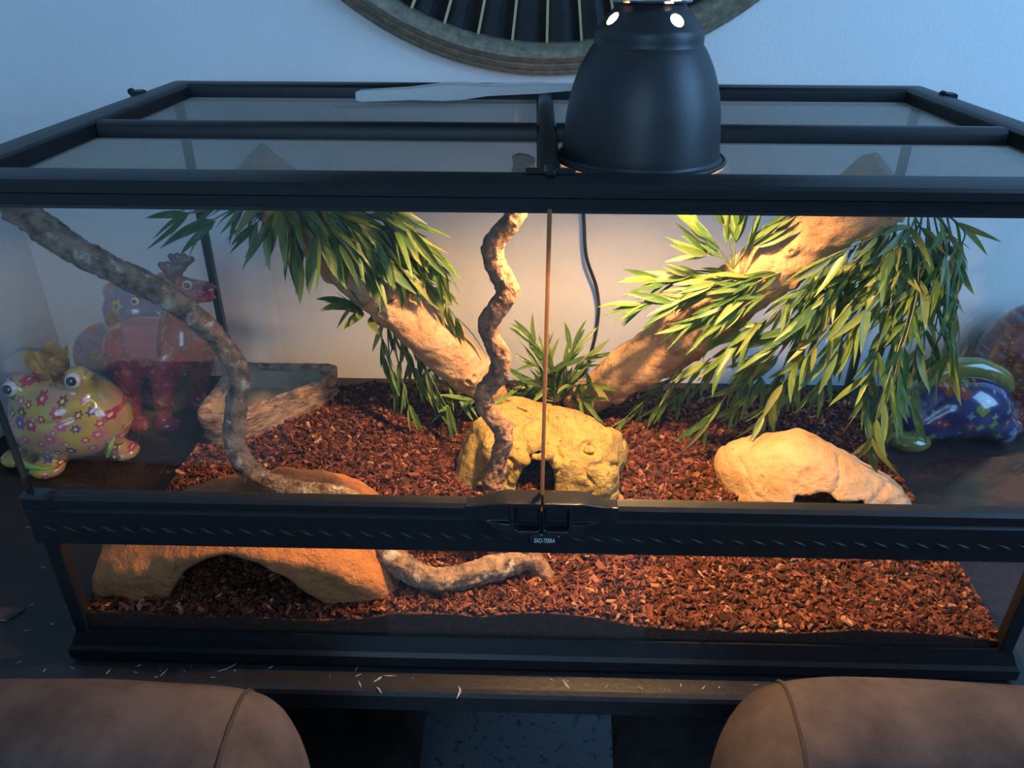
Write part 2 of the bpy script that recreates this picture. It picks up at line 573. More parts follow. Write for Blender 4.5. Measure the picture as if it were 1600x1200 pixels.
M['stem'] = mat('plastic_stem', (0.10, 0.125, 0.035), (0.06, 0.075, 0.03), 60, 0.5)
M['cup'] = glass_mat('clear_suction_cup', (0.90, 0.88, 0.78), 0.10)
M['gold'] = mat('gold_glaze', (0.55, 0.38, 0.09), (0.38, 0.26, 0.06), 60, 0.2, metal=0.8)
M['eye_white'] = mat('eye_white', (0.80, 0.79, 0.75), (0.72, 0.71, 0.68), 60, 0.15, coat=1)
M['eye_black'] = mat('eye_black', (0.01, 0.01, 0.01), (0.02, 0.02, 0.02), 60, 0.1, coat=1)
M['frog'] = print_mat('flower_glaze', (0.50, 0.38, 0.05), (0.46, 0.25, 0.14),
                      [(0.42, 0.02, 0.05), (0.10, 0.05, 0.22), (0.55, 0.10, 0.22), (0.13, 0.07, 0.02), (0.50, 0.05, 0.08), (0.45, 0.12, 0.30)], (0.75, 0.55, 0.30), 58)
M['frog_green'] = mat('green_glaze', (0.16, 0.42, 0.04), (0.30, 0.42, 0.05), 40, 0.2, coat=1)
M['moose'] = mat('pink_glaze', (0.50, 0.016, 0.055), (0.15, 0.008, 0.02), 60, 0.2, coat=1, c3=(0.52, 0.13, 0.12), scale3=85, lo3=0.56, hi3=0.61)
M['bag'] = mat('bag_pink', (0.38, 0.03, 0.085), (0.32, 0.025, 0.07), 30, 0.25, coat=1)
M['charcoal'] = mat('charcoal_glaze', (0.018, 0.018, 0.02), (0.03, 0.03, 0.03), 30, 0.3, coat=0.6)
M['blue_fig'] = print_mat('blue_glaze', (0.04, 0.12, 0.26), (0.06, 0.20, 0.30), [(0.35, 0.12, 0.03), (0.03, 0.07, 0.20), (0.45, 0.35, 0.05), (0.05, 0.16, 0.30)], (0.05, 0.18, 0.30), 40, petal_n=5)
M['violet_fig'] = print_mat('violet_glaze', (0.014, 0.016, 0.085), (0.028, 0.025, 0.11), [(0.30, 0.035, 0.012), (0.02, 0.025, 0.14), (0.24, 0.19, 0.02), (0.12, 0.13, 0.22), (0.25, 0.02, 0.05)], (0.22, 0.21, 0.28), 52, petal_n=4)
M['gold_green'] = mat('gold_green_glaze', (0.17, 0.145, 0.015), (0.12, 0.12, 0.02), 60, 0.2, coat=1)
M['red_fig'] = print_mat('red_mosaic_glaze', (0.17, 0.02, 0.03), (0.24, 0.05, 0.04), [(0.28, 0.14, 0.02), (0.17, 0.015, 0.03), (0.17, 0.12, 0.19), (0.25, 0.03, 0.03)], (0.26, 0.20, 0.18), 95)
M['card'] = mat('brown_card', (0.055, 0.03, 0.022), (0.075, 0.042, 0.03), 40, 0.6)
M['card_edge'] = mat('pale_card_edge', (0.5, 0.46, 0.42), (0.42, 0.38, 0.35), 90, 0.7)
M['print'] = mat('white_print', (0.75, 0.77, 0.78), (0.65, 0.67, 0.68), 300, 0.6)

def chip_mat():
    m = mat('bark_chips', (0.12, 0.04, 0.02))
    nt = m.node_tree
    b = nt.nodes['Principled BSDF']
    b.inputs['Roughness'].default_value = 0.85
    b.inputs['Specular IOR Level'].default_value = 0.2
    g = nn(nt, 'ShaderNodeNewGeometry')
    rp = nn(nt, 'ShaderNodeValToRGB')
    cols = [(0.0, (0.016, 0.006, 0.005)), (0.25, (0.050, 0.016, 0.010)), (0.55, (0.098, 0.029, 0.017)), (0.85, (0.155, 0.049, 0.027)), (0.97, (0.25, 0.105, 0.06)), (1.0, (0.38, 0.22, 0.13))]
    while len(rp.color_ramp.elements) < len(cols):
        rp.color_ramp.elements.new(0.5)
    for e, (p, c) in zip(rp.color_ramp.elements, cols):
        e.position, e.color = p, (*c, 1)
    nt.links.new(g.outputs['Random Per Island'], rp.inputs[0])
    nt.links.new(rp.outputs[0], b.inputs['Base Color'])
    return m
M['chips'] = chip_mat()
M['shaded_bed'] = mat('shaded_bedding', (0.030, 0.014, 0.010), (0.075, 0.028, 0.016), 160, 0.95, 0.6, 300)  # bedding base under the chips; its unlit side is put into the dark tone

def leaf_mat():
    m = bpy.data.materials.new('bamboo_leaf')
    m.use_nodes = True
    nt = m.node_tree
    L = nt.links.new
    b = nt.nodes['Principled BSDF']
    b.inputs['Roughness'].default_value = 0.42
    oi = nn(nt, 'ShaderNodeObjectInfo')
    rp = nn(nt, 'ShaderNodeValToRGB')
    cols = [(0.0, (0.038, 0.105, 0.024)), (0.4, (0.075, 0.155, 0.030)), (0.8, (0.125, 0.20, 0.042)), (1.0, (0.23, 0.26, 0.075))]
    while len(rp.color_ramp.elements) < 4:
        rp.color_ramp.elements.new(0.5)
    for e, (p, c) in zip(rp.color_ramp.elements, cols):
        e.position, e.color = p, (*c, 1)
    L(oi.outputs['Random'], rp.inputs[0])
    tc = nn(nt, 'ShaderNodeTexCoord')
    mp = nn(nt, 'ShaderNodeMapping')
    mp.inputs['Scale'].default_value = (3, 26, 1)
    L(tc.outputs['Object'], mp.inputs['Vector'])
    no = nn(nt, 'ShaderNodeTexNoise')
    no.inputs['Scale'].default_value = 1.0
    L(mp.outputs[0], no.inputs['Vector'])
    mr = nn(nt, 'ShaderNodeMapRange')
    mr.inputs['From Min'].default_value = 0.55
    mr.inputs['From Max'].default_value = 0.75
    mr.inputs['To Max'].default_value = 0.5
    L(no.outputs['Fac'], mr.inputs['Value'])
    mx = nn(nt, 'ShaderNodeMix', data_type='RGBA')
    L(mr.outputs[0], mx.inputs['Factor'])
    L(rp.outputs[0], mx.inputs['A'])
    mx.inputs['B'].default_value = (0.36, 0.36, 0.15, 1)
    L(mx.outputs['Result'], b.inputs['Base Color'])
    tl = nn(nt, 'ShaderNodeBsdfTranslucent')
    L(mx.outputs['Result'], tl.inputs['Color'])
    ms = nn(nt, 'ShaderNodeMixShader')
    ms.inputs[0].default_value = 0.28
    L(b.outputs[0], ms.inputs[1])
    L(tl.outputs[0], ms.inputs[2])
    L(ms.outputs[0], nt.nodes['Material Output'].inputs['Surface'])
    return m
M['leaf'] = leaf_mat()

# ================================================================== SETTING
WALL_Y, LEFT_X, FLOOR_Z = 0.582, -0.775, -0.75
def struct(name, mb, material):
    o = link(name, mb.mesh(name, material))
    o['kind'] = 'structure'
    return o
struct('wall_back', MB().box((LEFT_X - 0.1, WALL_Y, FLOOR_Z), (3.0, WALL_Y + 0.1, 1.9)), M['wall'])
struct('wall_left', MB().box((LEFT_X - 0.1, -1.6, FLOOR_Z), (LEFT_X, WALL_Y, 1.9)), M['wall'])
struct('floor', MB().box((LEFT_X, -3.2, FLOOR_Z - 0.05), (3.0, WALL_Y, FLOOR_Z)), M['floor'])

# ================================================================== TABLE
table = thing('table', 'long black wooden table with a scratched worn top under the glass terrarium', 'table', (0.1, 0.27, FLOOR_Z))
TX0, TX1, TY0 = LEFT_X + 0.004, 1.05, -0.036
prof = [(TY0 + 0.003, -0.028), (TY0, -0.025), (TY0, -0.006), (TY0 + 0.002, -0.002), (TY0 + 0.006, 0.0), (WALL_Y - 0.002, 0.0), (WALL_Y - 0.002, -0.028)]
wpart('table_top', MB().prism(prof, 'X', TX0, TX1).mesh('table_top', M['table']), table)
wpart('apron', MB().box((TX0 + 0.05, 0.05, -0.09), (TX1 - 0.05, 0.07, -0.029)).mesh('apron', M['table']), table)
for x in (TX0 + 0.03, TX1 - 0.10):
    for y in (TY0 + 0.03, WALL_Y - 0.10):
        wpart('leg', MB().box((x, y, FLOOR_Z), (x + 0.07, y + 0.07, -0.029), 0.004).mesh('leg', M['table']), table)
def scratches():
    mb = MB()
    def mark(p, d, ln, w, k=5):
        p = np.array(p, float)
        a = d
        top, bot = [], []
        for i in range(k + 1):
            t = i / k
            wd = w * math.sin(PI * min(max(t, 0.06), 0.94)) * random.uniform(0.6, 1.2)
            n = np.array([-math.sin(a), math.cos(a)])
            top.append(p + n * wd)
            bot.append(p - n * wd)
            p = p + np.array([math.cos(a), math.sin(a)]) * ln / k
            a += random.uniform(-0.5, 0.5)
        v = [(q[0], q[1], 0.0004) for q in top] + [(q[0], q[1], 0.0004) for q in bot]
        v += [(q[0], q[1], 0.0) for q in top] + [(q[0], q[1], 0.0) for q in bot]
        n = k + 1
        f = []
        for i in range(k):
            f += [(i, i + 1, n + i + 1, n + i), (2 * n + i, 2 * n + i + 1, i + 1, i), (n + i, n + i + 1, 3 * n + i + 1, 3 * n + i)]
        mb.add(v, f)
    for (px, py, an, ln, w) in ((716, 1072, -1.0, 0.016, 0.0013), (880, 1062, -1.3, 0.012, 0.0011), (584, 1066, 0.9, 0.010, 0.0012), (560, 1064, -1.0, 0.009, 0.0006),
                                (588, 1074, -0.5, 0.010, 0.0008), (600, 1056, 0.1, 0.012, 0.0005), (250, 1056, 0.8, 0.010, 0.0005), (340, 1050, 0.6, 0.020, 0.0004),
                                (420, 1036, 0.0, 0.014, 0.0005), (36, 986, 0.1, 0.008, 0.0004), (110, 982, 0.3, 0.007, 0.0006), (78, 974, -0.3, 0.006, 0.001),
                                (45, 946, 0.5, 0.006, 0.0007), (40, 824, 0.2, 0.008, 0.0004), (64, 884, -0.6, 0.010, 0.0004)):
        q = atz(px, py, 0)
        mark(q[:2], an, ln, w)
    for i in range(70):
        x = random.uniform(TX0 + 0.02, 0.5)
        y = random.uniform(TY0 + 0.01, -0.012) if random.random() < 0.6 else random.uniform(0.0, 0.25)
        if y > -0.012 and x > -0.47:
            continue
        mark((x, y), random.uniform(0, PI), random.uniform(0.002, 0.007), random.uniform(0.0002, 0.0006), 3)
    return mb.mesh('scratch_marks', M['scratch'])
sc_o = wpart('scratch_marks', scratches(), table, 'pale chips and scratches in the black paint')
sc_o['kind'] = 'stuff'

# ================================================================== TERRARIUM
T = thing('terrarium', 'large black framed glass terrarium with mesh lid and two front doors on the table', 'terrarium', (0, 0.23, 0))
HW, D = 0.45, 0.46
# base
wpart('base_frame', MB().ring([(-0.004, 0.0), (-0.009, 0.004), (-0.009, 0.016), (-0.006, 0.020), (-0.002, 0.030), (0.0, 0.035), (0.006, 0.035), (0.008, 0.012), (0.02, 0.010), (0.02, 0.0)],
                              -HW, HW, 0, D).mesh('base_frame', M['black']), T)
wpart('floor_pan', MB().box((-HW + 0.008, 0.008, 0.006), (HW - 0.008, D - 0.008, 0.012)).mesh('floor_pan', M['black']), T)
# top rim: door header band below, rounded lid rim above
wpart('top_rim', MB().ring([(0.001, 0.453), (0.001, 0.4635), (0.004, 0.464), (0.004, 0.4648), (0.010, 0.453)],
                           -HW, HW, 0, D).mesh('top_rim', M['black']), T)
rim = MB().ring([(-0.003, 0.4652), (-0.003, 0.4715), (-0.001, 0.4740), (0.003, 0.4752), (0.010, 0.4764), (0.020, 0.4764), (0.027, 0.4752), (0.030, 0.4725), (0.031, 0.468), (0.031, 0.459), (0.0105, 0.459), (0.0105, 0.4652)],
                -HW, HW, 0, D)
wpart('lid_frame', rim.mesh('lid_frame', M['black'], angle=0.6), T)
def bar_prof(c, w, z0, z1):
    h = w / 2
    return [(c - h, z0), (c - h, z1 - 0.006), (c - h * 0.8, z1 - 0.002), (c - h * 0.4, z1), (c + h * 0.4, z1), (c + h * 0.8, z1 - 0.002), (c + h, z1 - 0.006), (c + h, z0)]
MIDY = 0.212
for sx in (-1, 1):
    a, b = (0.009, HW - 0.032)
    wpart('cross_bar', MB().prism(bar_prof(MIDY, 0.022, 0.459, 0.4745), 'X', *sorted((sx * a, sx * b))).mesh('cross_bar', M['black'], angle=0.6), T)
wpart('centre_bar', MB().prism(bar_prof(0.0, 0.018, 0.459, 0.4750), 'Y', 0.032, D - 0.032).mesh('centre_bar', M['black'], angle=0.6), T)
wpart('lid_lock', MB().box((-0.018, 0.016, 0.4765), (0.018, 0.028, 0.4785), 0.0006).box((-0.004, 0.010, 0.4765), (0.004, 0.030, 0.4805), 0.001).mesh('lid_lock', M['black_gloss']), T)
for x, y in ((-HW - 0.002, 0.352), (HW - 0.006, 0.375)):
    wpart('lid_clip', MB().box((x - 0.003, y, 0.472), (x + 0.009, y + 0.018, 0.4785), 0.0015).box((x - 0.007, y + 0.004, 0.474), (x - 0.002, y + 0.014, 0.4805), 0.0015).mesh('lid_clip', M['black']), T)
# woven wire screens
def screen(x0, x1, y0, y1):
    pitch, w = 0.0019, 0.00024
    xs = np.arange(x0 + pitch / 2, x1, pitch)
    ys = np.arange(y0 + pitch / 2, y1, pitch)
    V, F = [], []
    def strip(a, b, c, d, z):
        n = len(V)
        V.extend([(a, c, z), (b, c, z), (b, d, z), (a, d, z), ((a + b) / 2, c, z + w) if b - a < d - c else (a, (c + d) / 2, z + w),
                  ((a + b) / 2, d, z + w) if b - a < d - c else (b, (c + d) / 2, z + w)])
        if b - a < d - c:
            F.extend([(n, n + 3, n + 2, n + 1), (n, n + 4, n + 5, n + 3), (n + 1, n + 2, n + 5, n + 4)])
        else:
            F.extend([(n, n + 3, n + 2, n + 1), (n, n + 1, n + 5, n + 4), (n + 3, n + 4, n + 5, n + 2)])
    for x in xs:
        strip(x - w / 2, x + w / 2, y0, y1, 0.4605)
    for y in ys:
        strip(x0, x1, y - w / 2, y + w / 2, 0.4607)
    return mesh('screen', V, F, M['wire'])
for xr in ((-HW + 0.030, -0.009), (0.009, HW - 0.030)):
    for yr in ((0.030, MIDY - 0.012), (MIDY + 0.012, D - 0.030)):
        wpart('screen', screen(*xr, *yr), T, 'fine grey woven wire mesh')
# glass
def pane(name, lo, hi, parent=T):
    me = MB().box(lo, hi).mesh(name, M['glass'])
    me.materials.append(M['glass_edge'])
    ext = [hi[i] - lo[i] for i in range(3)]
    k = ext.index(min(ext))
    for p in me.polygons:
        p.material_index = 0 if abs(p.normal[k]) > 0.5 else 1
    return wpart(name, me, parent, 'clear glass pane')
G = 0.004
pane('side_pane', (-HW, 0.005, 0.034), (-HW + G, D - 0.005, 0.453))
pane('side_pane', (HW - G, 0.005, 0.034), (HW, D - 0.005, 0.453))
pane('back_pane', (-HW, D - G, 0.034), (HW, D, 0.453))
pane('front_pane', (-HW, 0.0, 0.034), (HW, G, 0.150))
for x, y in ((-1, D - 0.012), (1, D - 0.012)):
    wpart('corner_strip', MB().box((x * (HW - 0.004) - 0.0045, y, 0.033), (x * (HW - 0.004) + 0.0045, y + 0.009, 0.454)).mesh('corner_strip', M['silicone']), T)
for x in (-1, 1):
    wpart('corner_post', MB().box((x * (HW - 0.006) - 0.0065, -0.0015, 0.033), (x * (HW - 0.006) + 0.0065, 0.011, 0.148), 0.001).mesh('corner_post', M['black']), T)
    wpart('corner_strip', MB().box((x * (HW - 0.001) - 0.0012, 0.001, 0.188), (x * (HW - 0.001) + 0.0012, 0.006, 0.454)).mesh('corner_strip', M['silicone']), T)
# ventilation strip with its rows of louvres
strip_prof = [(-0.004, 0.147), (-0.006, 0.149), (-0.006, 0.184), (-0.003, 0.187), (0.006, 0.187), (0.006, 0.147)]
vent = wpart('vent_strip', MB().prism(strip_prof, 'X', -HW - 0.002, HW + 0.002).mesh('vent_strip', M['black']), T)
def slot_mesh(s):
    v, f = [(0, -0.0001, 0), (0, -0.0016, 0.0002)], []
    n = 10
    for i in range(n):
        a = 2 * PI * i / n
        x, z = 0.0078 * math.cos(a), 0.0030 * math.sin(a) * (0.55 + 0.45 * math.cos(a))
        an = s * 0.42
        v.append((s * (x * math.cos(an) - s * z * math.sin(an)), -0.00005, -(s * x * math.sin(an) * s) + z * math.cos(an)))
    for i in range(n):
        j = (i + 1) % n
        f.append((1, 2 + i, 2 + j))
        f.append((0, 2 + j, 2 + i))
    return mesh('vent_slot', v, f, M['slot'])
for s in (-1, 1):
    sm = slot_mesh(s)
    for i in range(24):
        o = link('vent_slot', sm, vent, (s * (0.030 + 0.0176 * i), -0.006 - 0.23, 0.1655))
# doors: each a pane with a black bottom rail and half of the pull handle
def handle_half(s):
    def fn(X, Y, Z):
        ax = np.abs(X)
        u = np.clip((0.062 - ax) / 0.032, 0, 1)
        u = u * u * (3 - 2 * u)
        ztop = 0.2005 + 0.0085 * u
        zbot = 0.186 - 0.011 * u
        yf = -0.007 - 0.007 * u
        body = np.maximum(np.maximum(Z - ztop, zbot - Z), np.maximum(yf - Y, Y - 0.006))
        rec = rbox(ax, Y, Z, (0.0125, -0.016, 0.192), (0.0105, 0.011, 0.0125), 0.003)
        tri = np.maximum(np.maximum(0.0275 - ax, 0.187 - Z), (Z - 0.2045) + np.maximum(ax - 0.030, 0) * 0.55)
        tri = np.maximum(tri, Y + 0.0095)
        body = smax(body, -rec, 0.001)
        body = smax(body, -tri, 0.001)
        return np.maximum(np.maximum(body, ax - 0.0655), 0.0006 - s * X)
    lo, hi = ((-0.07, -0.018, 0.172), (0.002, 0.010, 0.213)) if s < 0 else ((-0.002, -0.018, 0.172), (0.07, 0.010, 0.213))
    return surface_nets('pull_handle', fn, lo, hi, 0.0008, M['black_gloss'])
for s in (-1, 1):
    xr = sorted((s * 0.0012, s * (HW - 0.002)))
    pane('door_pane', (xr[0], 0.0, 0.198), (xr[1], G, 0.456))
    rp_ = [(-0.004, 0.1875), (-0.007, 0.190), (-0.007, 0.1975), (-0.004, 0.2005), (0.006, 0.2005), (0.006, 0.1875)]
    xa = sorted((s * 0.0650, s * (HW - 0.002)))
    rail = wpart('door_rail', MB().prism(rp_, 'X', *xa).mesh('door_rail', M['black']), T)
    wpart('pull_handle', handle_half(s), rail)
    hg = MB().box((s * (HW - 0.012) - 0.014, -0.010, 0.1865), (s * (HW - 0.012) + 0.014, 0.006, 0.2035), 0.003)
    wpart('hinge', hg.mesh('hinge', M['black_gloss']), rail)
wpart('lit_edge_strip', MB().box((-0.0016, -0.0012, 0.1985), (0.0016, -0.0001, 0.4565)).mesh('lit_edge_strip', M['lit_edge']), T, 'thin brown strip added for the lamplit glass edges between the doors')  # added strip, imitates the lit glass edges at the door gap
# lock badge with lettering
badge = wpart('lock_badge', MB().lathe([(0.0, -0.010), (0.012, -0.010), (0.0145, -0.0085), (0.015, -0.006), (0.0, -0.006)], 40, 'Y').mesh('lock_badge', M['black_gloss'], smooth=True), T, 'oval black badge with small white lettering')
for v in badge.data.vertices:
    v.co.z = (v.co.z) * 0.52
badge.data.transform(Matrix.Translation((0.003, 0, 0.1665)))
cu = bpy.data.curves.new('lettering', 'FONT')
cu.body = 'EXO-TERRA'
cu.size = 0.0062
cu.align_x, cu.align_y = 'CENTER', 'CENTER'
cu.extrude = 0.0001
tmp = bpy.data.objects.new('tmp_text', cu)
COL.objects.link(tmp)
dg = bpy.context.evaluated_depsgraph_get()
tme = bpy.data.meshes.new_from_object(tmp.evaluated_get(dg))
bpy.data.objects.remove(tmp)
tme.name = 'lettering'
tme.materials.clear()
tme.materials.append(M['print'])
tme.transform(Matrix.Translation((0.003, -0.0103, 0.1663)) @ Matrix.Rotation(PI / 2, 4, 'X') @ Matrix.Diagonal((0.55, 1.1, 1, 1)))
wpart('lettering', tme, badge, 'white lettering')

# ================================================================== HEAT LAMP
LX, LY, LZ = 0.077, 0.1300, 0.4612
def build_lamp():
    t = thing('heat_lamp', 'matt black dome heat lamp glowing on the mesh lid', 'lamp', (LX, LY, LZ))
    prof = [(0.0690, 0.000), (0.0702, 0.0012), (0.0700, 0.0030), (0.0655, 0.0045), (0.0648, 0.010), (0.0638, 0.022), (0.0615, 0.042), (0.0580, 0.058), (0.0530, 0.072), (0.0470, 0.0835),
            (0.0440, 0.088), (0.0425, 0.0905), (0.0422, 0.099), (0.0385, 0.104), (0.0330, 0.1105), (0.0275, 0.116), (0.0255, 0.1195)]
    inner = [(r - 0.0015, z + 0.0003) for r, z in prof]
    n = 128
    outp = spline(np.array(prof), 46)
    inn = spline(np.array(inner), 46)
    inn[:, 0] = np.minimum(inn[:, 0], outp[:, 0] - 0.0012)
    def hole(vx, vy, vz):
        for k in range(4):
            a = -PI / 2 + math.radians(27) + k * PI / 2
            c = np.array([0.0345 * math.cos(a), 0.0345 * math.sin(a), 0.1085])
            if np.linalg.norm(np.array([vx, vy, vz]) - c) < 0.0062:
                return True
        return False
    def shell(pr, m, nm, par):
        o = wpart(nm, MB().lathe([(r, z) for r, z in pr], n, 'Z', (LX, LY, LZ)).mesh(nm, m, smooth=True), par)
        return o
    # dome body with four real vent holes cut by a boolean
    closed = [tuple(p) for p in outp] + [tuple(p) for p in inn[::-1]]
    me = MB().lathe(closed, n, 'Z', (0, 0, 0), closed=True).mesh('dome', M['lamp'], smooth=True)
    me.materials.append(M['lamp_in'])
    k_in = len(outp)
    for p in me.polygons:
        c = p.center
        r = math.hypot(c.x, c.y)
        if p.normal.x * c.x + p.normal.y * c.y < -1e-6 * r or (p.normal.z < -0.3 and r < 0.064):
            p.material_index = 1
    dome = link('dome', me)
    cb = MB()
    for k in range(4):
        a = -PI / 2 + math.radians(27) + k * PI / 2
        d = np.array([math.cos(a) * 0.80, math.sin(a) * 0.80, 0.60])
        c = np.array([0.0345 * math.cos(a), 0.0345 * math.sin(a), 0.1085])
        e1 = np.array([-math.sin(a), math.cos(a), 0])
        e2 = np.cross(d, e1)
        ring = lambda s: [tuple(c + d * s + 0.0056 * (e1 * math.cos(q) + e2 * math.sin(q))) for q in np.linspace(0, 2 * PI, 24, endpoint=False)]
        cb.add(ring(-0.012) + ring(0.012), [tuple(range(23, -1, -1)), tuple(range(24, 48))] + [(i, (i + 1) % 24, 24 + (i + 1) % 24, 24 + i) for i in range(24)])
    cut = link('cutter', cb.mesh('cutter', M['lamp_in']))
    md = dome.modifiers.new('holes', 'BOOLEAN')
    md.operation, md.solver, md.object = 'DIFFERENCE', 'EXACT', cut
    dg = bpy.context.evaluated_depsgraph_get()
    nm = bpy.data.meshes.new_from_object(dome.evaluated_get(dg))
    dome.modifiers.clear()
    dome.data = nm
    bpy.data.objects.remove(cut)
    dome.parent = t
    lip = MB().lathe([(0.0690 + 0.0019 * math.cos(a), 0.0022 + 0.0019 * math.sin(a)) for a in np.linspace(0, 2 * PI, 12, endpoint=False)], 96, 'Z', (LX, LY, LZ), closed=True)
    wpart('rolled_lip', lip.mesh('rolled_lip', M['lamp'], smooth=True), t)
    col = MB().lathe([(0.0, 0.1195), (0.030, 0.1195), (0.031, 0.121), (0.030, 0.1235), (0.022, 0.125), (0.021, 0.165), (0.019, 0.168), (0.0, 0.168)], 64, 'Z', (LX, LY, LZ))
    wpart('chrome_collar', col.mesh('chrome_collar', M['chrome'], angle=0.5), t, 'bright chrome collar')
    wpart('socket_cap', MB().lathe([(0.0, 0.1682), (0.019, 0.1682), (0.018, 0.20), (0.008, 0.212), (0.0, 0.212)], 48, 'Z', (LX, LY, LZ)).mesh('socket_cap', M['lamp'], angle=0.6), t)
    # the bulb: frosted glass that gives off the light
    em = bpy.data.materials.new('bulb_glow')
    em.use_nodes = True
    b = em.node_tree.nodes['Principled BSDF']
    b.inputs['Base Color'].default_value = (0.9, 0.85, 0.75, 1)
    b.inputs['Emission Color'].default_value = (1.0, 0.60, 0.26, 1)
    b.inputs['Emission Strength'].default_value = 40.0
    bp = [(0.0, 0.052), (0.010, 0.0525), (0.018, 0.056), (0.0225, 0.063), (0.0225, 0.070), (0.019, 0.081), (0.014, 0.092), (0.0105, 0.104), (0.0105, 0.1194), (0.0, 0.1194)]
    wpart('bulb', MB().lathe([tuple(p) for p in spline(np.array(bp), 30)], 40, 'Z', (LX, LY, LZ)).mesh('bulb', em, smooth=True), t, 'glowing warm bulb')
    l = bpy.data.lights.new('bulb_light', 'POINT')
    l.energy, l.color, l.shadow_soft_size = 34.0, (1.0, 0.56, 0.235), 0.013
    lo = bpy.data.objects.new('bulb_light', l)
    COL.objects.link(lo)
    lo.parent = t
    lo.location = (0, 0, 0.038)
build_lamp()

# ================================================================== TWEEZERS
def tweezers():
    t = thing('tweezers', 'long steel feeding tweezers lying across the mesh lid behind the lamp', 'tweezers', (-0.07, 0.37, 0.476))
    a = np.array([-0.206, 0.352, 0.4750])
    b = np.array([0.135, 0.380, 0.4860])
    d = (b - a) / np.linalg.norm(b - a)
    s = np.array([-d[1], d[0], 0])
    st = [(0.0, 0.0050), (0.006, 0.0072), (0.03, 0.0074), (0.06, 0.0074), (0.095, 0.0104), (0.115, 0.0100), (0.145, 0.0062), (0.17, 0.0060), (0.20, 0.0058), (0.24, 0.0035), (0.30, 0.0022), (0.338, 0.0014)]
    for k in (0, 1):
        mb = MB()
        v, f = [], []
        for i, (u, w) in enumerate(st):
            c = a + d * u + s * (0.022 * math.sin(PI * (0.12 + 0.88 * min(u / 0.338, 1.0))) if k else 0.0)
            for sg, dz in ((-1, 0), (1, 0), (1, 0.0013), (-1, 0.0013)):      # blades stand on edge, flat side to the room
                v.append(c + np.array([0, 0, w * 0.78 * sg]) + s * dz)
        for i in range(len(st) - 1):
            for j in range(4):
                jj = (j + 1) % 4
                f.append((i * 4 + j, i * 4 + jj, i * 4 + 4 + jj, i * 4 + 4 + j))
        f += [(3, 2, 1, 0), tuple(4 * (len(st) - 1) + j for j in range(4))]
        mb.add(v, f)
        wpart('blade', mb.mesh('blade', M['steel']), t)
tweezers()

# ================================================================== ROUND WALL ORNAMENT
def ornament():
    R, cz, cx = 0.443, 0.912, 0.004
    y0 = WALL_Y - 0.001
    t = thing('wall_ornament', 'round antique gilt wall ornament with brass ribs on dark slats', 'wall ornament', (cx, y0, cz))
    pr = [(R - 0.003, 0.0), (R, -0.003), (R, -0.009), (R - 0.004, -0.011), (R - 0.006, -0.010), (R - 0.008, -0.015), (R - 0.013, -0.018), (R - 0.015, -0.017), (R - 0.017, -0.021),
          (R - 0.023, -0.027), (R - 0.031, -0.027), (R - 0.037, -0.023), (R - 0.040, -0.018), (R - 0.041, -0.006), (R - 0.041, 0.0)]
    wpart('frame', MB().lathe(pr, 160, 'Y', (cx, y0, cz), closed=True).mesh('frame', M['gilt'], angle=0.45), t)
    wpart('backing', MB().lathe([(0.0, 0.0), (R - 0.04, 0.0), (R - 0.04, -0.004), (0.0, -0.004)], 96, 'Y', (cx, y0, cz)).mesh('backing', M['dark_slat']), t)
    wpart('hub', MB().lathe([(0.0, -0.004), (0.075, -0.004), (0.075, -0.016), (0.06, -0.022), (0.0, -0.024)], 64, 'Y', (cx, y0, cz)).mesh('hub', M['gilt'], angle=0.5), t)
    N = 56
    r0, r1 = 0.074, R - 0.0405
    rib = MB().box((-0.0016, -0.015, r0), (0.0016, -0.004, r1)).mesh('rib', M['brass'])
    w0, w1 = 0.92 * r0 * math.tan(PI / N), 0.92 * r1 * math.tan(PI / N)
    slat = MB().add([(-w0, -0.004, r0), (0, -0.008, r0), (w0, -0.004, r0), (-w1, -0.004, r1), (0, -0.010, r1), (w1, -0.004, r1)],
                    [(0, 1, 4, 3), (1, 2, 5, 4), (0, 3, 5, 2), (0, 2, 1), (3, 4, 5)]).mesh('slat', M['dark_slat'])
    for i in range(N):
        a = 2 * PI * i / N
        link('rib', rib, t).rotation_euler = (0, a, 0)
        link('slat', slat, t).rotation_euler = (0, a + PI / N, 0)
ornament()

# ================================================================== CABLE on the wall behind the tank
pts = [at(905, 250, 0.545), at(912, 340, 0.545), at(916, 400, 0.545), at(932, 450, 0.55), at(935, 490, 0.545), at(925, 545, 0.535), at(905, 590, 0.53), at(850, 600, 0.525), at(790, 575, 0.525), at(735, 555, 0.525), at(690, 565, 0.52), at(650, 597, 0.51)]
wthing('power_cable', tube_mesh('power_cable', M['cable'], pts, [0.0027] * 2, n=140, seg=10), 'thin black power cable hanging down behind the back glass', 'cable', tuple(pts[0]))

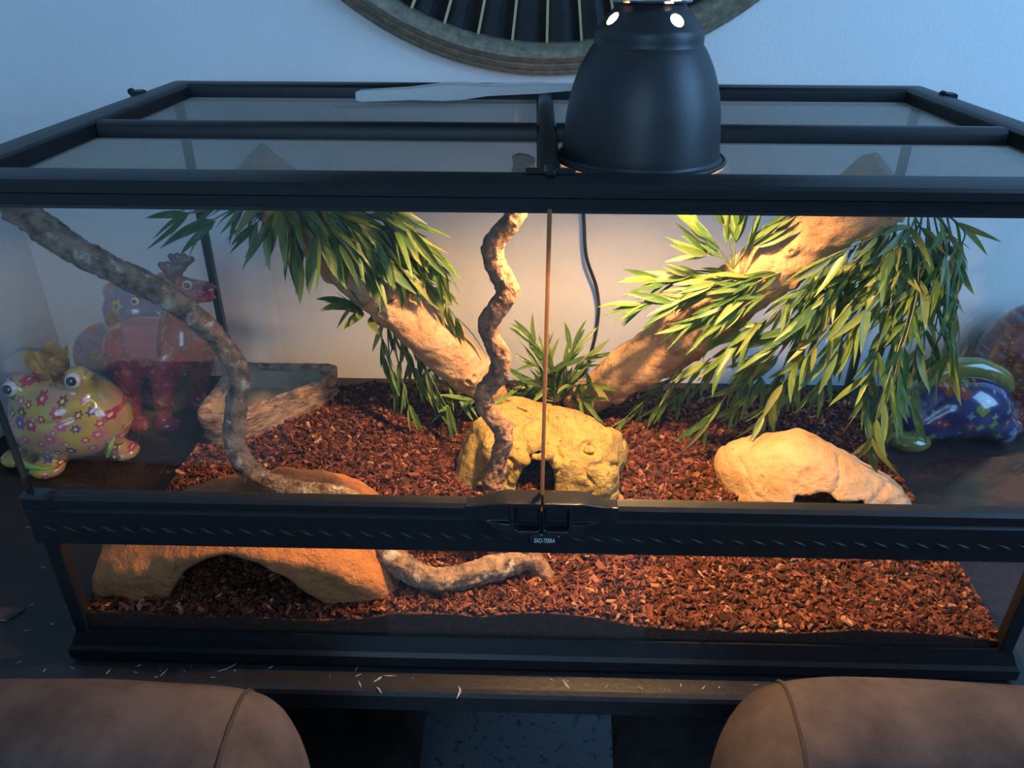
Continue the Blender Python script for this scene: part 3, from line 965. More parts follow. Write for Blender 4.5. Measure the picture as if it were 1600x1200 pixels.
# ================================================================== SUBSTRATE
def ground(x, y):
    x, y = np.asarray(x, float), np.asarray(y, float)
    h = 0.048 + 0.010 * np.clip(y / 0.45, 0, 1) + 0.012 * np.exp(-((x + 0.02) / 0.16) ** 2 - (y / 0.10) ** 2) + 0.006 * fbm(x * 9 + 3, y * 9 + 5, 0 * x, 3, 4)
    h = h + 0.010 * np.exp(-(((x + 0.20) / 0.07) ** 2 + ((y - 0.38) / 0.06) ** 2))
    h = h + 0.008 * np.exp(-(((x - 0.30) / 0.12) ** 2 + ((y - 0.36) / 0.08) ** 2))
    return h
def substrate():
    nx, ny = 150, 80
    xs = np.linspace(-HW + 0.0045, HW - 0.0045, nx)
    ys = np.linspace(0.0045, D - 0.0045, ny)
    X, Y = np.meshgrid(xs, ys, indexing='ij')
    Zt = ground(X, Y) - 0.002
    top = np.stack([X, Y, Zt], -1).reshape(-1, 3)
    idx = np.arange(nx * ny).reshape(nx, ny)
    Q = [np.stack([idx[:-1, :-1], idx[1:, :-1], idx[1:, 1:], idx[:-1, 1:]], -1).reshape(-1, 4)]
    bot = top.copy()
    bot[:, 2] = 0.0125
    n0 = len(top)
    for a in (idx[:, 0], idx[-1, :], idx[::-1, -1], idx[0, ::-1]):
        Q.append(np.stack([a[:-1], a[:-1] + n0, a[1:] + n0, a[1:]], -1))
    Vs = [top, bot]
    n = 2 * n0
    N = 30000
    # chips: tapered little slabs, denser size mix, lying mostly flat
    x = rng.uniform(-HW + 0.008, HW - 0.008, N)
    y = D * rng.uniform(0.0, 1.0, N) ** 1.15 * 0.96 + 0.009
    z = ground(x, y) + rng.uniform(-0.001, 0.0022, N)
    ln = rng.uniform(0.0030, 0.0080, N) * np.where(rng.random(N) < 0.10, 1.7, 1.0)
    wd = ln * rng.uniform(0.28, 0.62, N)
    th = rng.uniform(0.0007, 0.0021, N)
    fib = rng.random(N) < 0.10
    ln = np.where(fib, ln * 1.8, ln)
    wd = np.where(fib, 0.0005, wd)
    th = np.where(fib, 0.0004, th)
    side = rng.random(N) < 0.08                     # chips pressed against the front glass
    y = np.where(side, rng.uniform(0.0052, 0.0075, N), y)
    z = np.where(side, 0.034 + (ground(x, y) - 0.036) * rng.random(N), z)
    a = rng.uniform(0, 2 * PI, N)
    tx = rng.normal(0, 0.50, N)
    ty = rng.normal(0, 0.45, N)
    base = np.array([(-1, -1, -1), (1, -.6, -1), (.8, .8, -1), (-.9, .6, -1), (-.7, -.8, 1), (.9, -.4, 1), (.6, .7, 1), (-.8, .5, 1)], float)
    P = base[None] + rng.uniform(-0.25, 0.25, (N, 8, 3)) * np.array([1, 1, 0.4])
    P = P * np.stack([ln * 0.62, wd * 0.62, th], -1)[:, None, :]
    cx, sx, cy, sy, cz, sz = np.cos(tx), np.sin(tx), np.cos(ty), np.sin(ty), np.cos(a), np.sin(a)
    y1 = P[..., 1] * cx[:, None] - P[..., 2] * sx[:, None]
    z1 = P[..., 1] * sx[:, None] + P[..., 2] * cx[:, None]
    x2 = P[..., 0] * cy[:, None] + z1 * sy[:, None]
    z2 = -P[..., 0] * sy[:, None] + z1 * cy[:, None]
    x3 = x2 * cz[:, None] - y1 * sz[:, None] + x[:, None]
    y3 = x2 * sz[:, None] + y1 * cz[:, None] + y[:, None]
    Vc = np.stack([np.clip(x3, -HW + 0.0046, HW - 0.0046), np.clip(y3, 0.0046, D - 0.0046), z2 + z[:, None]], -1).reshape(-1, 3)
    fb = np.array([(0, 3, 2, 1), (4, 5, 6, 7), (0, 1, 5, 4), (1, 2, 6, 5), (2, 3, 7, 6), (3, 0, 4, 7)])
    Q.append((fb[None] + n + 8 * np.arange(N)[:, None, None]).reshape(-1, 4))
    Vs.append(Vc)
    nb = sum(len(q) for q in Q[:5])
    me = mesh_np('bark_substrate', np.vstack(Vs), np.vstack(Q), M['chips'], smooth=False)
    me.materials.append(M['shaded_bed'])
    mi = np.zeros(len(me.polygons), np.int32)
    mi[:nb] = 1
    me.polygons.foreach_set('material_index', mi)
    return me
wthing('bark_substrate', substrate(), 'reddish brown bark chip bedding covering the terrarium floor', 'bedding', (0, 0.23, 0.0125), kind='stuff')

# ================================================================== ROCK HIDES AND DISH
def arch_hide():
    cx, cy = -0.283, 0.086
    def fn(X, Y, Z):
        nz = (0.002 + 0.006 * np.clip((Y - 0.04) / 0.03, 0, 1)) * fbm(X * 18, Y * 18, Z * 18, 4, 31) + 0.003 * np.abs(fbm(X * 45, Y * 45, Z * 30, 2, 37))
        lean = np.clip((X - cx) / 0.16, -1, 1)
        body = ell(X, Y, Z, (cx, cy, 0.022), (0.165, 0.140, 0.114))
        body = smin(body, ell(X, Y, Z, (cx + 0.02, cy + 0.03, 0.07), (0.055, 0.045, 0.070)), 0.02)
        body = smin(body, ell(X, Y, Z, (cx - 0.120, cy - 0.015, 0.055), (0.052, 0.062, 0.056)), 0.02)
        face = 0.0125 + 0.14 * (0.12 - Z) - Y + 0.002 * fbm(X * 30, 0 * X, Z * 30, 3, 43)
        body = smax(body, face, 0.008)
        body = np.maximum(body, Y - 0.170)
        body = np.maximum(np.maximum(body, -0.444 - X), 0.0085 - Y)
        tun = np.sqrt(((X - cx + 0.008) / (0.078 - 0.25 * np.maximum(Z - 0.05, 0))) ** 2 + ((Z - 0.030) / 0.086) ** 2) - 1
        tun = tun * 0.06 + 0.004 * vnoise(X * 40, Y * 20, Z * 40, 5)
        tun = np.maximum(tun, Y - 0.135)
        return smax(body + nz, -tun, 0.006)
    me = surface_nets('rock_hide', fn, (-0.447, 0.004, 0.03), (-0.09, 0.19, 0.175), 0.0028, M['orange_rock'])
    wthing('rock_hide', me, 'orange brown arched rock hide at the left front of the terrarium', 'rock hide', (cx, cy, 0.035))
arch_hide()

def tan_hide():
    # low wedge of a rock: blunt nose to the left, long back falling to the right, notch in the front edge
    def fn(X, Y, Z):
        nz = 0.006 * fbm(X * 15, Y * 15, Z * 15, 4, 51) + 0.0018 * np.exp(-(fbm(X * 17 + 2, Y * 17, Z * 17, 2, 59) / 0.06) ** 2)
        b = ell(X, Y, Z, (0.304, 0.205, 0.035), (0.080, 0.062, 0.104), rotz=-0.25)
        b = smin(b, ell(X, Y, Z, (0.360, 0.190, 0.030), (0.068, 0.052, 0.078), rotz=-0.35), 0.03)
        b = smin(b, ell(X, Y, Z, (0.242, 0.236, 0.074), (0.034, 0.030, 0.027), rotz=-0.2), 0.035)
        cav = ell(X, Y, Z, (0.315, 0.195, 0.035), (0.085, 0.048, 0.078), rotz=-0.25)
        gate = rbox(X, Y, Z, (0.318, 0.12, 0.070), (0.037, 0.075, 0.021), 0.006) + 0.003 * vnoise(X * 60, 0 * X, Z * 60, 9)
        gate = smin(gate, rbox(X, Y, Z, (0.310, 0.12, 0.080), (0.010, 0.075, 0.018), 0.008), 0.012)
        return smax(smax(b + nz, -cav, 0.003), -gate, 0.003)
    me = surface_nets('rock_hide', fn, (0.18, 0.07, 0.03), (0.446, 0.30, 0.16), 0.0025, M['tan_rock'])
    wthing('rock_hide', me, 'smooth pale tan rock hide with a dark notch at the right', 'rock hide', (0.32, 0.18, 0.04))
tan_hide()

def cave_hide():
    def fn(X, Y, Z):
        nz = 0.008 * fbm(X * 20, Y * 20, Z * 20, 4, 71)
        cr = np.abs(fbm(X * 26 + 4, Y * 26, Z * 26, 2, 77))
        nz = nz + 0.005 * np.exp(-(cr / 0.09) ** 2)
        b = ell(X, Y, Z, (0.000, 0.265, 0.065), (0.088, 0.070, 0.070))
        b = smin(b, ell(X, Y, Z, (0.045, 0.245, 0.080), (0.050, 0.050, 0.045)), 0.025)
        b = smin(b, ell(X, Y, Z, (-0.030, 0.270, 0.105), (0.045, 0.045, 0.030)), 0.02)
        b = smin(b, ell(X, Y, Z, (0.090, 0.270, 0.060), (0.022, 0.030, 0.036)), 0.012)
        b = smin(b, ell(X, Y, Z, (-0.072, 0.250, 0.070), (0.026, 0.036, 0.050)), 0.012)
        b = smin(b, cap(X, Y, Z, (-0.028, 0.212, 0.035), (-0.030, 0.222, 0.090), 0.016, 0.010), 0.012)
        b = smin(b, cap(X, Y, Z, (0.040, 0.200, 0.030), (0.030, 0.218, 0.090), 0.026, 0.016), 0.014)
        b = smin(b, ell(X, Y, Z, (0.034, 0.193, 0.068), (0.011, 0.009, 0.012)), 0.006)
        b = smin(b, cap(X, Y, Z, (-0.024, 0.205, 0.098), (0.012, 0.196, 0.116), 0.007, 0.007), 0.010)
        b = smin(b, ell(X, Y, Z, (0.062, 0.212, 0.062), (0.034, 0.030, 0.040)), 0.014)
        b = smin(b, ell(X, Y, Z, (-0.055, 0.235, 0.105), (0.022, 0.030, 0.022)), 0.010)
        tun = np.sqrt(((X + 0.004 - 0.10 * (Z - 0.06)) / 0.023) ** 2 + (np.maximum(Z - 0.06, 0) / 0.046) ** 2) - 1
        tun = np.maximum(tun * 0.02, np.maximum(Y - 0.275, 0.15 - Y))
        tun = smin(tun, ell(X, Y, Z, (0, 0.262, 0.055), (0.062, 0.045, 0.048)), 0.004)
        return smax(b + nz, -tun, 0.004)
    me = surface_nets('rock_cave', fn, (-0.115, 0.155, 0.03), (0.125, 0.345, 0.155), 0.0022, M['cave'])
    wthing('rock_cave', me, 'knobbly mustard yellow rock cave in the middle of the bark', 'rock hide', (0, 0.26, 0.04))
cave_hide()

def water_dish():
    C0 = np.array([-0.440, 0.444])
    def hyp(X, Y):
        # plan: rounded quarter wedge in the back left corner, front edge sweeping from left front to right back
        u, v = (X - C0[0]) / 0.168, (C0[1] - Y) / 0.168
        return u, v
    def plan(X, Y, grow):
        u, v = X - C0[0], C0[1] - Y
        d1 = (u + v - 0.205 - grow) * 0.7071
        d2 = np.maximum(-u - grow, u - 0.160 - grow)
        d3 = np.maximum(-v - grow, v - 0.158 - grow)
        return smax(smax(d1, d2, 0.02), d3, 0.02)
    def fn(X, Y, Z):
        nz = 0.0035 * fbm(X * 26, Y * 26, Z * 40, 3, 91)
        out = np.maximum(plan(X, Y, -0.002 - (0.104 - Z) * 0.12) + nz, np.maximum(Z - 0.100 - 0.4 * nz, 0.040 - Z))
        inn = np.maximum(plan(X, Y, -0.016 - np.maximum(0.10 - Z, 0) * 0.35), 0.072 - Z)
        return smax(out, -inn, 0.004)
    me = surface_nets('water_dish', fn, (-0.446, 0.25, 0.036), (-0.24, 0.4555, 0.112), 0.0022, M['dish'])
    me.materials.append(M['dish_in'])
    for p in me.polygons:
        c = p.center
        if 0.066 < c.z < 0.094:
            u, v = c.x - C0[0], C0[1] - c.y
            if (u + v - 0.205) * 0.7071 < -0.015 and 0.012 < u < 0.146 and 0.012 < v < 0.144:
                p.material_index = 1
    wthing('water_dish', me, 'brown stone corner water dish behind the left vine', 'water dish', (-0.37, 0.38, 0.04))
water_dish()

# ================================================================== BRANCHES
def rough_bark(seed, amp, fr):
    def f(u, a, V):
        x, y, z = V[..., 0], V[..., 1], V[..., 2]
        ridge = np.abs(vnoise(np.cos(a) * 3.2 + 7, np.sin(a) * 3.2, u * fr, seed))
        fine = np.abs(fbm(x * 190, y * 190, z * 120, 2, seed + 3))
        return 1.04 + amp * fbm(x * 40, y * 40, z * 40, 2, seed) + 0.24 * (ridge - 0.4) + 0.16 * (fine - 0.35)
    return f
VINE = [(-15, 312, .075, .0122), (25, 335, .08, .0122), (120, 392, .09, .0118), (230, 447, .10, .0108), (280, 476, .110, .0102), (315, 504, .118, .0102), (347, 537, .125, .0102), (374, 585, .128, .0100), (369, 635, .122, .0098),
        (364, 685, .112, .0104), (390, 735, .100, .0108), (450, 764, .088, .0108), (540, 780, .074, .0108), (585, 835, .062, .0118), (625, 882, .056, .0122), (690, 910, .052, .0122), (755, 897, .068, .0118), (825, 874, .088, .0105)]
pts = [at(x, y, d) for x, y, d, r in VINE]
pts[-5:] = [atz(580, 838, 0.100), atz(622, 880, 0.085), atz(690, 906, 0.072), atz(757, 893, 0.073), atz(828, 872, 0.070)]     # lies on the bark
pts = [np.array([max(p[0], -0.428), p[1], p[2]]) for p in pts]
me = tube_mesh('vine_branch', M['bark'], pts, [v[3] for v in VINE], n=620, seg=30, disp=rough_bark(5, 0.16, 46))
wthing('vine_branch', me, 'long rough bark vine curving down from the upper left corner', 'branch', tuple(pts[-2]))
TW = [(818, 245, .150, .0098), (812, 300, .135, .0098), (801, 341, .125, .0096), (772, 380, .125, .0098), (773, 412, .125, .0092), (788, 440, .124, .0090), (793, 457, .122, .0090), (780, 480, .12, .0088), (763, 502, .12, .0088), (767, 526, .12, .0084),
      (780, 550, .118, .0092), (783, 569, .118, .0094), (775, 590, .117, .0094), (757, 613, .116, .0092), (757, 634, .114, .0092), (770, 650, .113, .0092), (785, 668, .112, .0092), (787, 690, .108, .0088), (780, 712, .105, .0086), (775, 735, .102, .0090), (771, 755, .098, .0094), (775, 775, .094, .0098), (805, 835, .084, .0098), (856, 905, .066, .0090)]
pts = [at(x, y, d) for x, y, d, r in TW]
me = tube_mesh('twisted_branch', M['bark2'], pts, [v[3] for v in TW], n=480, seg=28, disp=rough_bark(15, 0.15, 40))
wthing('twisted_branch', me, 'thin wavy twisted branch standing upright before the yellow cave', 'branch', tuple(pts[-1]))

def root_branch(P, label, knots, seed):
    pts = [at(x, y, d) for x, y, d, r in P]
    rad = [p[3] for p in P]
    kn = [(random.uniform(0.05, 0.98), random.uniform(0, 2 * PI), random.uniform(0.7, 1.2)) for _ in range(knots)]
    n, seg = 340, 96
    def f(u, a, V):
        x, y, z = V[..., 0], V[..., 1], V[..., 2]
        d = 1 + 0.13 * fbm(x * 16, y * 16, z * 16, 3, seed) + 0.06 * fbm(x * 60, y * 60, z * 60, 2, seed + 9) + 0.05 * np.sin(a * 3 + u * 9) * vnoise(u * 6, 0 * u, 0 * u, seed)
        for ku, ka, ks in kn:
            du = (u - ku) * 0.40 / (0.0085 * ks)
            da = (np.abs((a - ka + PI) % (2 * PI) - PI)) * rad[1] / (0.0062 * ks)
            q = du ** 2 + da ** 2
            d = d + 0.24 * np.exp(-q) - 0.34 * np.exp(-q * 6)
        return d
    me = tube_mesh('root_branch', M['wood'], pts, rad, n=n, seg=seg, disp=f)
    return wthing('root_branch', me, label, 'branch', tuple(pts[-1]))
root_branch([(380, 262, .275, .030), (470, 335, .29, .031), (540, 405, .305, .031), (605, 462, .32, .0305), (685, 533, .34, .0305), (737, 580, .352, .028), (772, 622, .365, .019)],
            'bare knobbly wood branch slanting down from upper left to the yellow cave', 28, 101)
root_branch([(1395, 284, .252, .034), (1345, 313, .262, .036), (1250, 378, .285, .0355), (1150, 455, .31, .0345), (1060, 525, .335, .033), (980, 578, .36, .031), (900, 638, .388, .023)],
            'thick bare wood branch slanting down from upper right to the bark', 30, 131)

# ================================================================== PLASTIC BAMBOO
def leaf_mesh(k):
    st = 7
    droop = [0.02, 0.10, 0.18, 0.06, 0.14][k]
    wmax = [0.066, 0.080, 0.074, 0.090, 0.060][k]
    tw = [0.3, -0.2, 0.1, -0.35, 0.2][k]
    v, f = [], []
    for i in range(st):
        t = i / (st - 1)
        w = wmax * (math.sin(PI * min(t ** 0.72, 1.0)) ** 0.85 if 0 < t < 1 else 0.02 * (1 - t) + 0.004)
        c = (t, 0.04 * math.sin(t * 3 + k), -droop * t * t)
        a = tw * t
        for s in (-1, 0, 1):
            v.append((c[0], c[1] + s * w * math.cos(a), c[2] + abs(s) * w * 0.30 + s * w * math.sin(a)))
    for i in range(st - 1):
        for j in (0, 1):
            f.append((i * 3 + j, i * 3 + 3 + j, i * 3 + 4 + j, i * 3 + 1 + j))
    return mesh('leaf', v, f, M['leaf'], True)
LEAVES = [leaf_mesh(k) for k in range(5)]

def orient(d, up):
    x = Vector(d).normalized()
    z = Vector(up) - x * x.dot(Vector(up))
    if z.length < 1e-4:
        z = Vector((0, -1, 0.1)) - x * x.dot(Vector((0, -1, 0.1)))
    z.normalize()
    y = z.cross(x)
    return Matrix((x, y, z)).transposed()

def clampin(p):
    return np.array([np.clip(p[0], -HW + 0.008, HW - 0.008), np.clip(p[1], 0.02, D - 0.012), min(p[2], 0.455)])

def strand(plant, pts, n_nodes, leaf_len, start=0.25, spread=0.75, droop=0.5, per=(2, 3), tip=4, rad=0.0011):
    P3 = [clampin(p) for p in pts]
    S = spline(np.array(P3), 24)
    o = wpart('stem', tube_mesh('stem', M['stem'], P3, [rad, rad * 0.6], n=24, seg=5), plant)
    base = Vector(plant.location)
    for i in range(n_nodes + 1):
        t = start + (1 - start) * i / n_nodes
        k = min(int(t * 23), 22)
        p = S[k]
        tg = S[min(k + 1, 23)] - S[max(k - 1, 0)]
        tg = tg / (np.linalg.norm(tg) + 1e-9)
        last = i == n_nodes
        m = tip if last else random.randint(*per)
        for j in range(m):
            r = rng.normal(0, 1, 3)
            r -= tg * (r @ tg)
            r /= np.linalg.norm(r) + 1e-9
            sp = spread * random.uniform(0.35, 1.2)
            d = tg * 1.0 + r * sp + np.array([0, 0, -droop * random.uniform(0.3, 1.2)])
            d /= np.linalg.norm(d)
            ln = random.uniform(*leaf_len) * (1.0 if not last else 1.08)
            end = p + d * ln
            e2 = np.array([np.clip(end[0], -HW + 0.006, HW - 0.006), np.clip(end[1], 0.012, D - 0.008), min(max(end[2], 0.047), 0.457)])
            d = (e2 - p)
            ln = max(np.linalg.norm(d), 0.012)
            up = np.array([rng.normal(0, 0.6), -0.7 + rng.normal(0, 0.5), 0.7 + rng.normal(0, 0.45)])
            lf = bpy.data.objects.new('leaf', LEAVES[random.randrange(5)])
            COL.objects.link(lf)
            lf.parent = o
            mt = orient(d, up).to_4x4() @ Matrix.Diagonal((ln, ln, ln, 1))
            mt.translation = Vector(p) - base
            lf.matrix_basis = mt

def plant(label, root, strands, leaf_len, **kw):
    t = thing('plastic_bamboo', label, 'plant', tuple(root), 'plastic bamboo plants in the terrarium')
    for s in strands:
        pts = [at(*q) for q in s[0]]
        k2 = dict(kw)
        if len(s) > 2:
            k2.update(s[2])
        strand(t, pts, s[1], leaf_len, **k2)
    return t

# right curtain: strands fall from the top right corner
def R_strand(rx, ry, tx, ty, d0, d1, n, bow=18):
    mx, my = (rx * 0.55 + tx * 0.45) + bow, ry * 0.6 + ty * 0.4
    m2x, m2y = rx * 0.2 + tx * 0.8 + bow * 0.3, ry * 0.22 + ty * 0.78
    return ([(rx, ry, d0), (mx, my, (d0 + d1) / 2 - 0.01), (m2x, m2y, d1), (tx, ty, d1)], n)
rs = []
for (rx, ry, tx, ty, d1, n) in ((1330, 380, 1105, 655, .27, 6), (1340, 380, 1150, 640, .29, 6), (1350, 370, 1190, 655, .25, 6), (1370, 370, 1160, 600, .31, 5), (1370, 360, 1235, 610, .30, 5),
                                (1390, 360, 1280, 610, .28, 5), (1300, 400, 1110, 570, .26, 5), (1310, 400, 1170, 520, .25, 4), (1330, 390, 1240, 510, .24, 4), (1400, 350, 1345, 640, .20, 6),
                                (1420, 350, 1385, 660, .19, 6), (1430, 345, 1420, 640, .21, 6), (1440, 345, 1365, 560, .22, 5), (1440, 345, 1300, 545, .23, 5), (1450, 340, 1430, 560, .24, 5),
                                (1460, 340, 1455, 560, .22, 4), (1470, 340, 1490, 500, .23, 4), (1480, 335, 1500, 400, .24, 2), (1400, 345, 1340, 460, .24, 3), (1390, 350, 1395, 470, .23, 3),
                                (1430, 340, 1440, 450, .24, 3), (1370, 350, 1310, 440, .25, 2), (1420, 340, 1370, 420, .23, 2), (1460, 335, 1470, 400, .25, 2), (1290, 420, 1210, 600, .29, 4), (1410, 340, 1300, 400, .23, 3), (1450, 340, 1400, 520, .21, 5), (1470, 340, 1450, 480, .20, 4), (1430, 340, 1330, 520, .21, 5), (1480, 340, 1480, 560, .21, 5),
                                (1440, 340, 1360, 690, .17, 6), (1400, 360, 1260, 560, .22, 5), (1380, 350, 1290, 470, .24, 4), (1350, 380, 1200, 560, .24, 5), (1430, 345, 1400, 600, .18, 5)):
    rs.append(R_strand(rx, ry, tx, ty, .27, d1, n))
near = [q for q in rs if q[0][0][0] >= 1400]
wide = [q for q in rs if q[0][0][0] < 1400]
plant('tall curtain of plastic bamboo hanging beside the right side glass', at(1440, 345, .27), near, (0.036, 0.060), start=0.14, spread=0.8, droop=0.4, per=(2, 3))
plant('plastic bamboo spreading left below the right branch towards the tan rock', at(1350, 365, .27), wide, (0.034, 0.056), start=0.16, spread=0.8, droop=0.4, per=(3, 4))

# sprays lying over the right branch
ls = []
for (rx, ry, tx, ty, d1, n) in ((1230, 420, 1000, 475, .27, 5), (1220, 430, 1030, 440, .285, 5), (1210, 440, 1050, 470, .262, 5), (1230, 430, 1075, 430, .28, 4), (1200, 450, 1085, 500, .262, 4), (1220, 450, 1130, 505, .255, 3),
                                (1240, 420, 1150, 460, .255, 3)):
    ls.append(R_strand(rx, ry, tx, ty, .265, d1, n, bow=-6))
for tx, ty, n in ((1100, 372, 1), (1130, 350, 1), (1152, 352, 1), (1195, 360, 1), (1180, 385, 1), (1105, 395, 1)):
    ls.append(([(1146, 420, .262), ((1146 + tx) / 2, (415 + ty) / 2 - 4, .262), (tx, ty, .262)], n, dict(start=0.5, tip=4, droop=0.0, spread=0.45)))
plant('pale green plastic bamboo sprays lying over the right wood branch', at(1200, 445, .27), ls, (0.032, 0.052), start=0.2, spread=0.5, droop=0.22, per=(3, 4))

us = []
for (rx, ry, tx, ty, d1, n) in ((1090, 560, 1000, 640, .36, 3), (1100, 565, 1030, 635, .34, 3), (1110, 560, 1060, 625, .35, 3), (1080, 575, 975, 655, .345, 2), (1120, 560, 1095, 600, .36, 2)):
    us.append(R_strand(rx, ry, tx, ty, .375, d1, n, bow=-4))
plant('small plastic bamboo tuft drooping onto the bark beneath the right branch', at(1100, 565, .375), us, (0.026, 0.040), start=0.2, spread=0.6, droop=0.5)

# left clump, thick over the branch, thinning to the left
lf = []
for (rx, ry, tx, ty, d0, d1, n) in ((420, 300, 290, 335, .27, .25, 2), (430, 300, 330, 345, .27, .25, 2), (440, 300, 400, 350, .27, .26, 2), (450, 305, 455, 380, .26, .25, 2), (430, 310, 420, 350, .26, .24, 2),
                                    (480, 310, 560, 375, .26, .255, 4), (500, 310, 600, 390, .255, .26, 4), (520, 310, 640, 400, .26, .27, 4), (540, 310, 610, 350, .26, .255, 3), (560, 310, 660, 390, .26, .28, 4),
                                    (470, 320, 530, 385, .255, .25, 3), (490, 315, 575, 405, .25, .26, 4), (580, 320, 690, 420, .27, .29, 4), (570, 310, 640, 360, .265, .265, 3), (460, 310, 500, 365, .25, .245, 3),
                                    (600, 400, 700, 480, .30, .32, 2), (610, 400, 715, 500, .30, .325, 2), (540, 330, 625, 420, .26, .275, 3), (510, 325, 590, 395, .25, .26, 3)):
    m = ((rx + tx) / 2 + 8, (ry + ty) / 2 - 8, (d0 + d1) / 2)
    lf.append(([(rx, ry, d0), m, (tx, ty, d1)], n))
for (tx, ty, n) in ((530, 500, 0), (545, 515, 0), (572, 530, 0)):
    lf.append(([(590, 440, .325), ((590 + tx) / 2, (450 + ty) / 2, .32), ((590 * .4 + tx * .6), (ty + 450) / 2, .315)], 1, dict(start=0.7, tip=3)))
plant('dark green plastic bamboo covering the top of the left branch', at(500, 320, .26), lf, (0.040, 0.066), start=0.16, spread=0.5, droop=0.35, per=(3, 4))

dl = []
for (rx, ry, tx, ty, d1, n) in ((600, 480, 600, 560, .34, 2), (605, 480, 618, 610, .33, 3), (610, 480, 640, 640, .32, 3), (620, 490, 655, 600, .34, 3), (630, 500, 680, 620, .33, 3), (640, 510, 700, 640, .31, 3),
                                (640, 510, 720, 620, .33, 3), (625, 490, 640, 560, .35, 2), (650, 520, 690, 580, .35, 2)):
    dl.append(([(rx, ry, .35), ((rx + tx) / 2 - 4, (ry + ty) / 2, (.35 + d1) / 2), (tx, ty, d1)], n))
plant('dark plastic bamboo hanging under the left branch down to the bark', at(615, 480, .35), dl, (0.030, 0.046), start=0.3, spread=0.45, droop=0.6, per=(2, 3), tip=3)

cp = []
for (tx, ty, d1, n) in ((835, 535, .40, 2), (838, 570, .38, 2), (895, 545, .40, 2), (915, 560, .38, 2), (860, 580, .36, 2), (820, 600, .36, 2), (800, 610, .35, 2), (890, 600, .345, 2), (925, 600, .35, 2), (700, 630, .34, 3), (735, 625, .33, 3), (850, 555, .39, 2), (880, 570, .37, 2), (845, 600, .345, 2), (910, 625, .34, 2)):
    cp.append(([(870, 628, .39), ((870 + tx) / 2, (628 + ty) / 2 - 10, .385), (tx, ty, d1)], n, dict(droop=0.1)))
plant('low plastic bamboo tuft growing behind the yellow cave', at(870, 628, .39), cp, (0.030, 0.048), start=0.25, spread=0.7, droop=0.15, per=(3, 4), tip=4)

# suction cups on the right branch
def suction(px, py, d, label, r):
    c = at(px, py, d)
    n = (CAM - c) * np.array([1, 1, 1])
    n = n / np.linalg.norm(n)
    me = MB().lathe([(0.0, 0.0), (r, 0.0), (r * 1.02, 0.0012), (r * 0.85, 0.0022), (r * 0.62, 0.0026), (r * 0.5, 0.0048), (r * 0.34, 0.0052), (r * 0.30, 0.0034), (0.0, 0.0034)], 40).mesh('suction_cup', M['cup'], smooth=True)
    me.transform(Vector(n).to_track_quat('Z', 'Y').to_matrix().to_4x4())
    o = tag(link('suction_cup', me, None, tuple(c)), label, 'suction cup', 'suction cups holding the bamboo')
suction(1056, 540, .298, 'clear round suction cup on the lower right wood branch', 0.0125)
suction(1143, 456, .266, 'clear suction cup half hidden by bamboo on the right branch', 0.0105)

# ================================================================== CERAMIC FIGURES
def eye(parent, c, r, look, name='eye'):
    look = np.asarray(look, float) / np.linalg.norm(look)
    mb = MB().lathe([(r * math.sin(a) + 1e-6, -r * math.cos(a)) for a in np.linspace(0, PI, 14)], 24)
    m = mb.mesh('eye', M['eye_white'], smooth=True)
    m.transform(Matrix.Translation(Vector(c)))
    e = wpart(name, m, parent)
    pu = MB().lathe([(r * 1.04 * math.sin(a) + 1e-6, r * 1.04 * math.cos(a)) for a in np.linspace(0, 0.62, 6)] + [(1e-6, r * 0.8)], 20).mesh('pupil', M['eye_black'], smooth=True)
    pu.transform(Matrix.Translation(Vector(c)) @ Vector(look).to_track_quat('Z', 'Y').to_matrix().to_4x4())
    wpart('pupil', pu, e)

